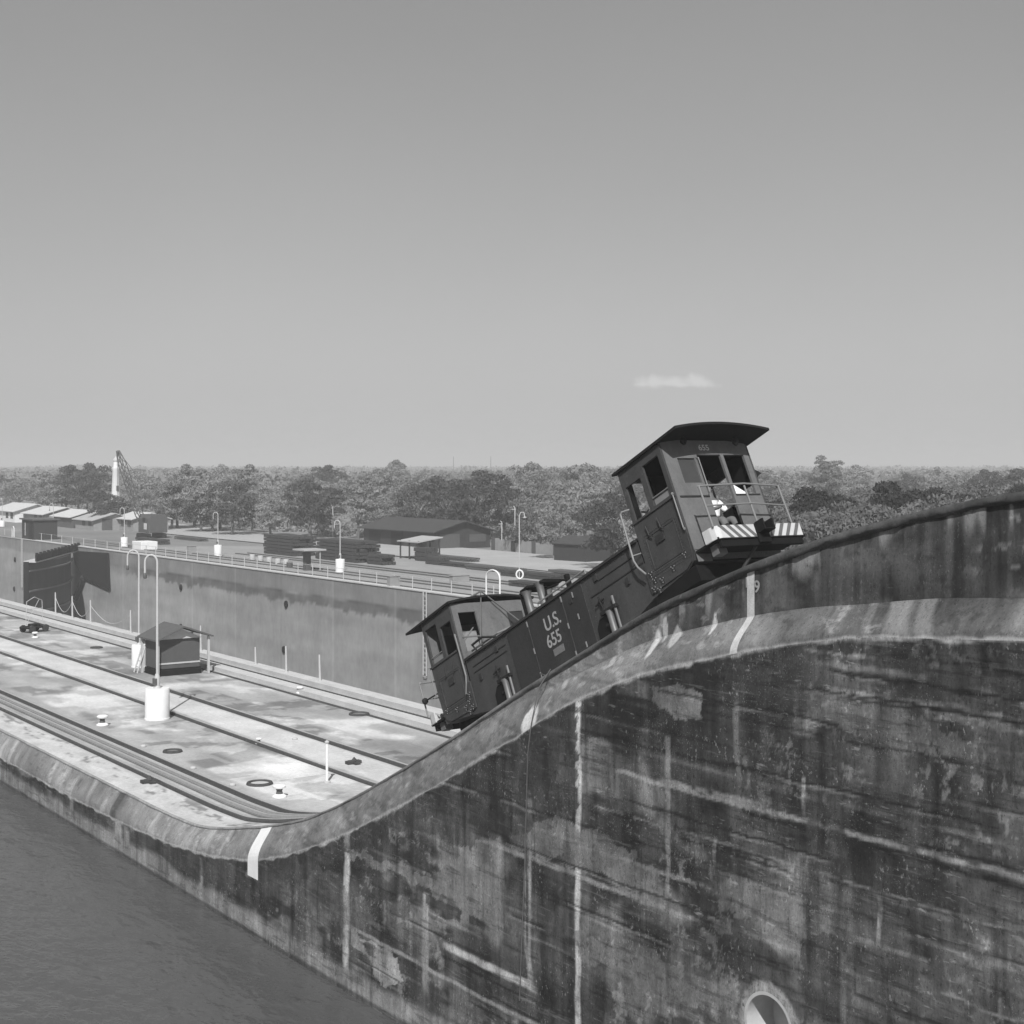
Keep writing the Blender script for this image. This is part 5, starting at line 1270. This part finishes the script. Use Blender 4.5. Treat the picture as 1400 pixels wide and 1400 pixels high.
for i, (Rr, Hh, cl, per, leaf, m, z0) in enumerate([(4.2, 8.5, 30, 120, .26, M_leafA, .22), (3.2, 7.2, 24, 110, .24, M_leafA, .15), (4.6, 9.6, 34, 130, .27, M_leafB, .2), (3.6, 6.2, 22, 110, .26, M_leafB, .1), (5.2, 8.0, 36, 120, .26, M_leafA, .3), (2.6, 9.4, 22, 110, .24, M_leafA, .25)]):
    KINDS.append((crown_mesh('crown', 900+i, Rr, Hh, cl, per, leaf, m, z0), trunk_mesh(950+i, Hh, Rr)))
WORD = ['broad grey crowned tree', 'small rounded tree', 'tall dense dark tree', 'low dark bushy tree', 'wide spreading pale tree', 'slender upright tree']
tree_n = 0; LABS = {}
def tree(x, y, kind, s, label=None, group='trees of the forest behind the far lock', rz=None, parts=True, z=None):
    global tree_n
    tree_n += 1
    rz = random.uniform(0, 6.28) if rz is None else rz
    t = thing('tree', label or '', 'tree', (x, y, (terr(x, y) if z is None else z)), rz, group); t.scale = (s*random.uniform(.9, 1.1), s*random.uniform(.9, 1.1), s*random.uniform(.85, 1.1))
    for nm, me in (('crown', KINDS[kind][0]), ('trunk', KINDS[kind][1])):
        if nm == 'trunk' and not parts: continue
        o = bpy.data.objects.new(nm, me); COL.objects.link(o); o.parent = t
    return t
HERO = [  # px, distance, kind, scale, label
 (166, 250, 0, .72, 'small grey tree at the foot of the light tower'), (150, 246, 3, .9, 'dark bush just left of the foot of the light tower'), (158, 252, 1, .85, 'round tree directly in front of the light tower'),
 (650, 205, 2, 1.15, 'large dark round tree right behind the barn roof'), (612, 215, 2, 1.0, 'dark tree left of the largest one behind the barn'), (690, 215, 2, .95, 'dark tree just right of the largest one behind the barn'),
 (570, 210, 2, .85, 'dark spiky tree above the left part of the barn roof'), (545, 230, 1, 1.0, 'pale thin tree above the left end of the barn'), (770, 190, 4, .95, 'pale full tree above the small dark shed'), (735, 200, 4, .9, 'pale spreading tree behind the ringed pole'),
 (836, 150, 2, .80, 'dark tree touching the rear edge of the upper cab'), (800, 175, 0, .95, 'tall grey tree left of the upper cab'), (815, 230, 5, 1.1, 'slender tree rising left of the upper cab roof'), (725, 182, 3, .75, 'low bush beside the board fence'), (762, 168, 1, .75, 'round low tree in front of the board fence end'),
 (108, 300, 2, 1.1, 'dark tree above the middle sheds'), (128, 300, 2, 1.05, 'dark tree just left of the light tower'), (90, 310, 2, .95, 'dark tree above the second shed from the left'), (150, 285, 3, .8, 'dark bushy tree behind the rightmost shed'), (195, 280, 0, 1.0, 'grey tree behind the crane boom'),
 (424, 215, 3, 1.25, 'solitary dark bushy tree above the flat-roofed shelter'), (318, 225, 3, 1.2, 'dark bush above the left timber stack'), (275, 235, 3, 1.0, 'dark bush at the forest edge right of the crane'), (300, 240, 2, .8, 'dark tree at the forest edge above a drum lamp'), (440, 225, 2, .85, 'dark tree behind the solitary bush'),
 (320, 260, 2, .8, 'dark tree above the left timber stack, second row'), (370, 225, 1, .9, 'pale tree between two dark bushes at the forest edge'), (490, 215, 5, .85, 'slender pale tree left of the barn'), (520, 215, 0, .8, 'grey tree at the left corner of the barn'), (235, 245, 1, 1.0, 'round tree just right of the crane'), (345, 235, 1, .9, 'round pale tree above the left timber stack')]
for px_, t0, k, s, lb in HERO:
    x, y = along(px_, t0); tree(x, y, k, s, lb, None)
# forest rows, densest at the near edge
rnd = random.Random(31); pts_ = []
for (t0, t1, n_) in [(232, 300, 62), (300, 420, 78), (420, 640, 80)]:
    c = 0; tries = 0
    while c < n_ and tries < 4000:
        tries += 1
        px_ = rnd.uniform(-30, 1430); t_ = rnd.uniform(t0, t1); x, y = along(px_, t_)
        if t_ < 300 and px_ < 230: continue
        if px_ > 870 and t_ < 300: pass
        if any(math.hypot(x-a_, y-b) < 5.5 for a_, b in pts_): continue
        pts_.append((x, y)); c += 1
        dk = vn(np.array([px_/90.0]), np.array([t_/60.0]), 77)[0]
        k = rnd.choice([0, 1, 4, 5]) if dk < .66 else rnd.choice([2, 3])
        side = 'left of the crane' if px_ < 200 else ('between the crane and the timber stacks' if px_ < 400 else ('between the timber stacks and the upper cab' if px_ < 860 else 'right of the upper cab'))
        depth = 'front rows' if t_ < 300 else ('middle rows' if t_ < 420 else 'back rows')
        g_ = WORD[k]+' in the '+depth+', '+side
        tree(x, y, k, rnd.uniform(.75, 1.2)*(1.0 if t_ < 300 else (.9 if t_ < 420 else .72)), g_, g_, parts=True)
# dense broad-leaved growth right of the locomotive
KN = []
for i, (Rr, Hh, cl, per, leaf, m) in enumerate([(3.0, 6.2, 70, 300, .13, M_leafC), (2.5, 6.0, 60, 300, .11, M_thick), (3.4, 6.8, 76, 300, .12, M_leafC)]):
    KINDS.append((crown_mesh('crown', 980+i, Rr, Hh, cl, per, leaf, m, .05), trunk_mesh(990+i, Hh, Rr)))
def gz(px_, ytop, t_, k, s): return None
for px_, t_, ytop, k, s, lb in [
 (1100, 98, 686, 6, .85, 'broad-leaved tree just right of the platform railing'), (1140, 94, 662, 7, 1.0, 'dark round-topped tree right of the striped platform'), (1105, 99, 657, 7, 1.1, 'dark tree behind the one beside the railing'),
 (1168, 88, 690, 6, .9, 'pale broad-leaved bush low behind the crest of the incline'), (1192, 100, 676, 8, 1.0, 'broad-leaved tree in the middle of the thicket right of the locomotive'), (1215, 90, 694, 6, .8, 'low pale bush touching the crest, below the dark tree clump'),
 (1246, 100, 649, 7, 1.15, 'tall dark tree standing highest right of the locomotive'), (1282, 104, 658, 7, 1.0, 'dark tree right of the highest one'), (1240, 90, 686, 8, .9, 'pale leafy tree below the highest dark tree'), (1305, 94, 680, 6, .9, 'leafy bush behind the crest right of the dark pair'),
 (1140, 84, 704, 6, .8, 'low leafy bush directly behind the platform corner'), (1330, 125, 658, 8, 1.0, 'grey leafy tree near the right edge of the thicket'), (1365, 122, 655, 8, 1.0, 'leafy tree close to the right edge'), (1398, 108, 655, 7, .9, 'dark tree at the right edge of the picture'),
 (1090, 90, 700, 6, .7, 'leafy bush seen under the platform railing'), (1165, 122, 664, 8, 1.05, 'taller leafy tree at the back of the thicket'), (1205, 125, 660, 8, 1.0, 'leafy tree at the back, left of the highest dark tree'), (1055, 105, 680, 6, .95, 'leafy tree seen through the platform railing'), (1345, 112, 668, 6, .8, 'low leafy bush behind the crest near the right edge'), (1420, 120, 660, 6, 1.0, 'leafy tree just at the right border')]:
    x, y = along(px_, t_); ztop = -(ytop-640)/F*t_; Hh = [6.2, 6.0, 6.8][k-6]
    # stand it on the ground and let its height bring the crown up to where the photograph has it
    g0 = terr(x, y); s2 = (ztop-g0)/(Hh*1.02)
    t = thing('tree', lb, 'tree', (x, y, g0), random.uniform(0, 6.28)); sc_ = max(s*1.25, s2*.85); t.scale = (sc_, sc_, s2)
    for nm, me in (('crown', KINDS[k][0]), ('trunk', KINDS[k][1])):
        o = bpy.data.objects.new(nm, me); COL.objects.link(o); o.parent = t
# undergrowth along the forest edge, and the far woods out to the horizon, each one uncountable mass
def mass(name, label, cat, gen, m, seed, leaf):
    rnd = np.random.RandomState(seed); C_l = []
    for (x, y, z, r, n) in gen:
        d = rnd.normal(size=(n, 3)); d /= np.linalg.norm(d, axis=1)[:, None]; d[:, 2] = np.abs(d[:, 2])
        C_l.append(np.concatenate([np.array([x, y, z])+d*r*rnd.uniform(.75, 1.1, (n, 1))*np.array([1, 1, .8]), d, np.full((n, 1), leaf*(r/2.0)**.5)], 1))
    P = np.concatenate(C_l); n = len(P)
    nrm = P[:, 3:6]+rnd.normal(size=(n, 3))*.5; nrm /= np.linalg.norm(nrm, axis=1)[:, None]
    t = np.cross(nrm, rnd.normal(size=(n, 3))); t /= np.linalg.norm(t, axis=1)[:, None]; b = np.cross(nrm, t); s = P[:, 6:7]*rnd.uniform(.6, 1.3, (n, 1)); c = P[:, :3]
    V = np.stack([c-t*s, c-b*s*.6, c+t*s, c+b*s*.6], 1).reshape(-1, 3)
    me = bpy.data.meshes.new(name); me.vertices.add(len(V)); me.vertices.foreach_set('co', V.ravel().astype(np.float32)); me.loops.add(n*4); me.loops.foreach_set('vertex_index', np.arange(n*4, dtype=np.int32)); me.polygons.add(n); me.polygons.foreach_set('loop_start', (np.arange(n)*4).astype(np.int32)); me.update(calc_edges=True)
    me.materials.append(m); o = bpy.data.objects.new(name, me); COL.objects.link(o); o['kind'] = 'stuff'; tag(o, label, cat); return o
rnd = random.Random(5); gen = []
for k in range(1700):
    px_ = rnd.uniform(-60, 1460); t_ = 212*(1+.9*rnd.random()**1.5); 
    x, y = along(px_, t_)
    if px_ < 235 and t_ < 262: continue
    if x < 106 or (98 < x < 114 and 150 < y < 190): continue
    gen.append((x, y, terr(x, y)-.2, rnd.uniform(.9, 2.2), 90))
mass('undergrowth', 'tangled scrub and young growth along the forest floor', 'undergrowth', gen, M_leafA, 41, .34)
gen = []
for k in range(9000):
    px_ = rnd.uniform(-150, 1560); t_ = math.exp(rnd.uniform(math.log(420), math.log(3800))); x, y = along(px_, t_)
    if vn(np.array([px_/130.0]), np.array([math.log(t_)*9]), 55)[0] > .72: continue
    r = rnd.uniform(3, 5.5)*(1 if t_ < 1200 else 1.35); gen.append((x, y, terr(x, y)+rnd.uniform(0, 2.2), r, 48 if t_ < 900 else 26))
mass('far_woods', 'distant low forest running to the horizon', 'woods', gen, M_far, 43, .85)
print('trees', tree_n, 'objects', len(bpy.data.objects))

# ------------------------------------------------------------------ air
hm = bpy.data.materials.new('haze_air'); hm.use_nodes = True; hn_ = hm.node_tree
for n_ in list(hn_.nodes):
    if n_.type == 'BSDF_PRINCIPLED': hn_.nodes.remove(n_)
pvn = hn_.nodes.new('ShaderNodeVolumePrincipled'); pvn.inputs['Color'].default_value = (.92, .92, .92, 1); pvn.inputs['Density'].default_value = .0008; pvn.inputs['Anisotropy'].default_value = 0.0
hn_.links.new(pvn.outputs[0], hn_.nodes['Material Output'].inputs['Volume'])
zs_ = [v[2] for v in [(0, 0, 14)]]
hz = MB().box(-6500, 7200, -5200, 9600, -28, 22).build('haze', hm); hz['kind'] = 'stuff'; tag(hz, 'thin pale haze over the far woods', 'haze')
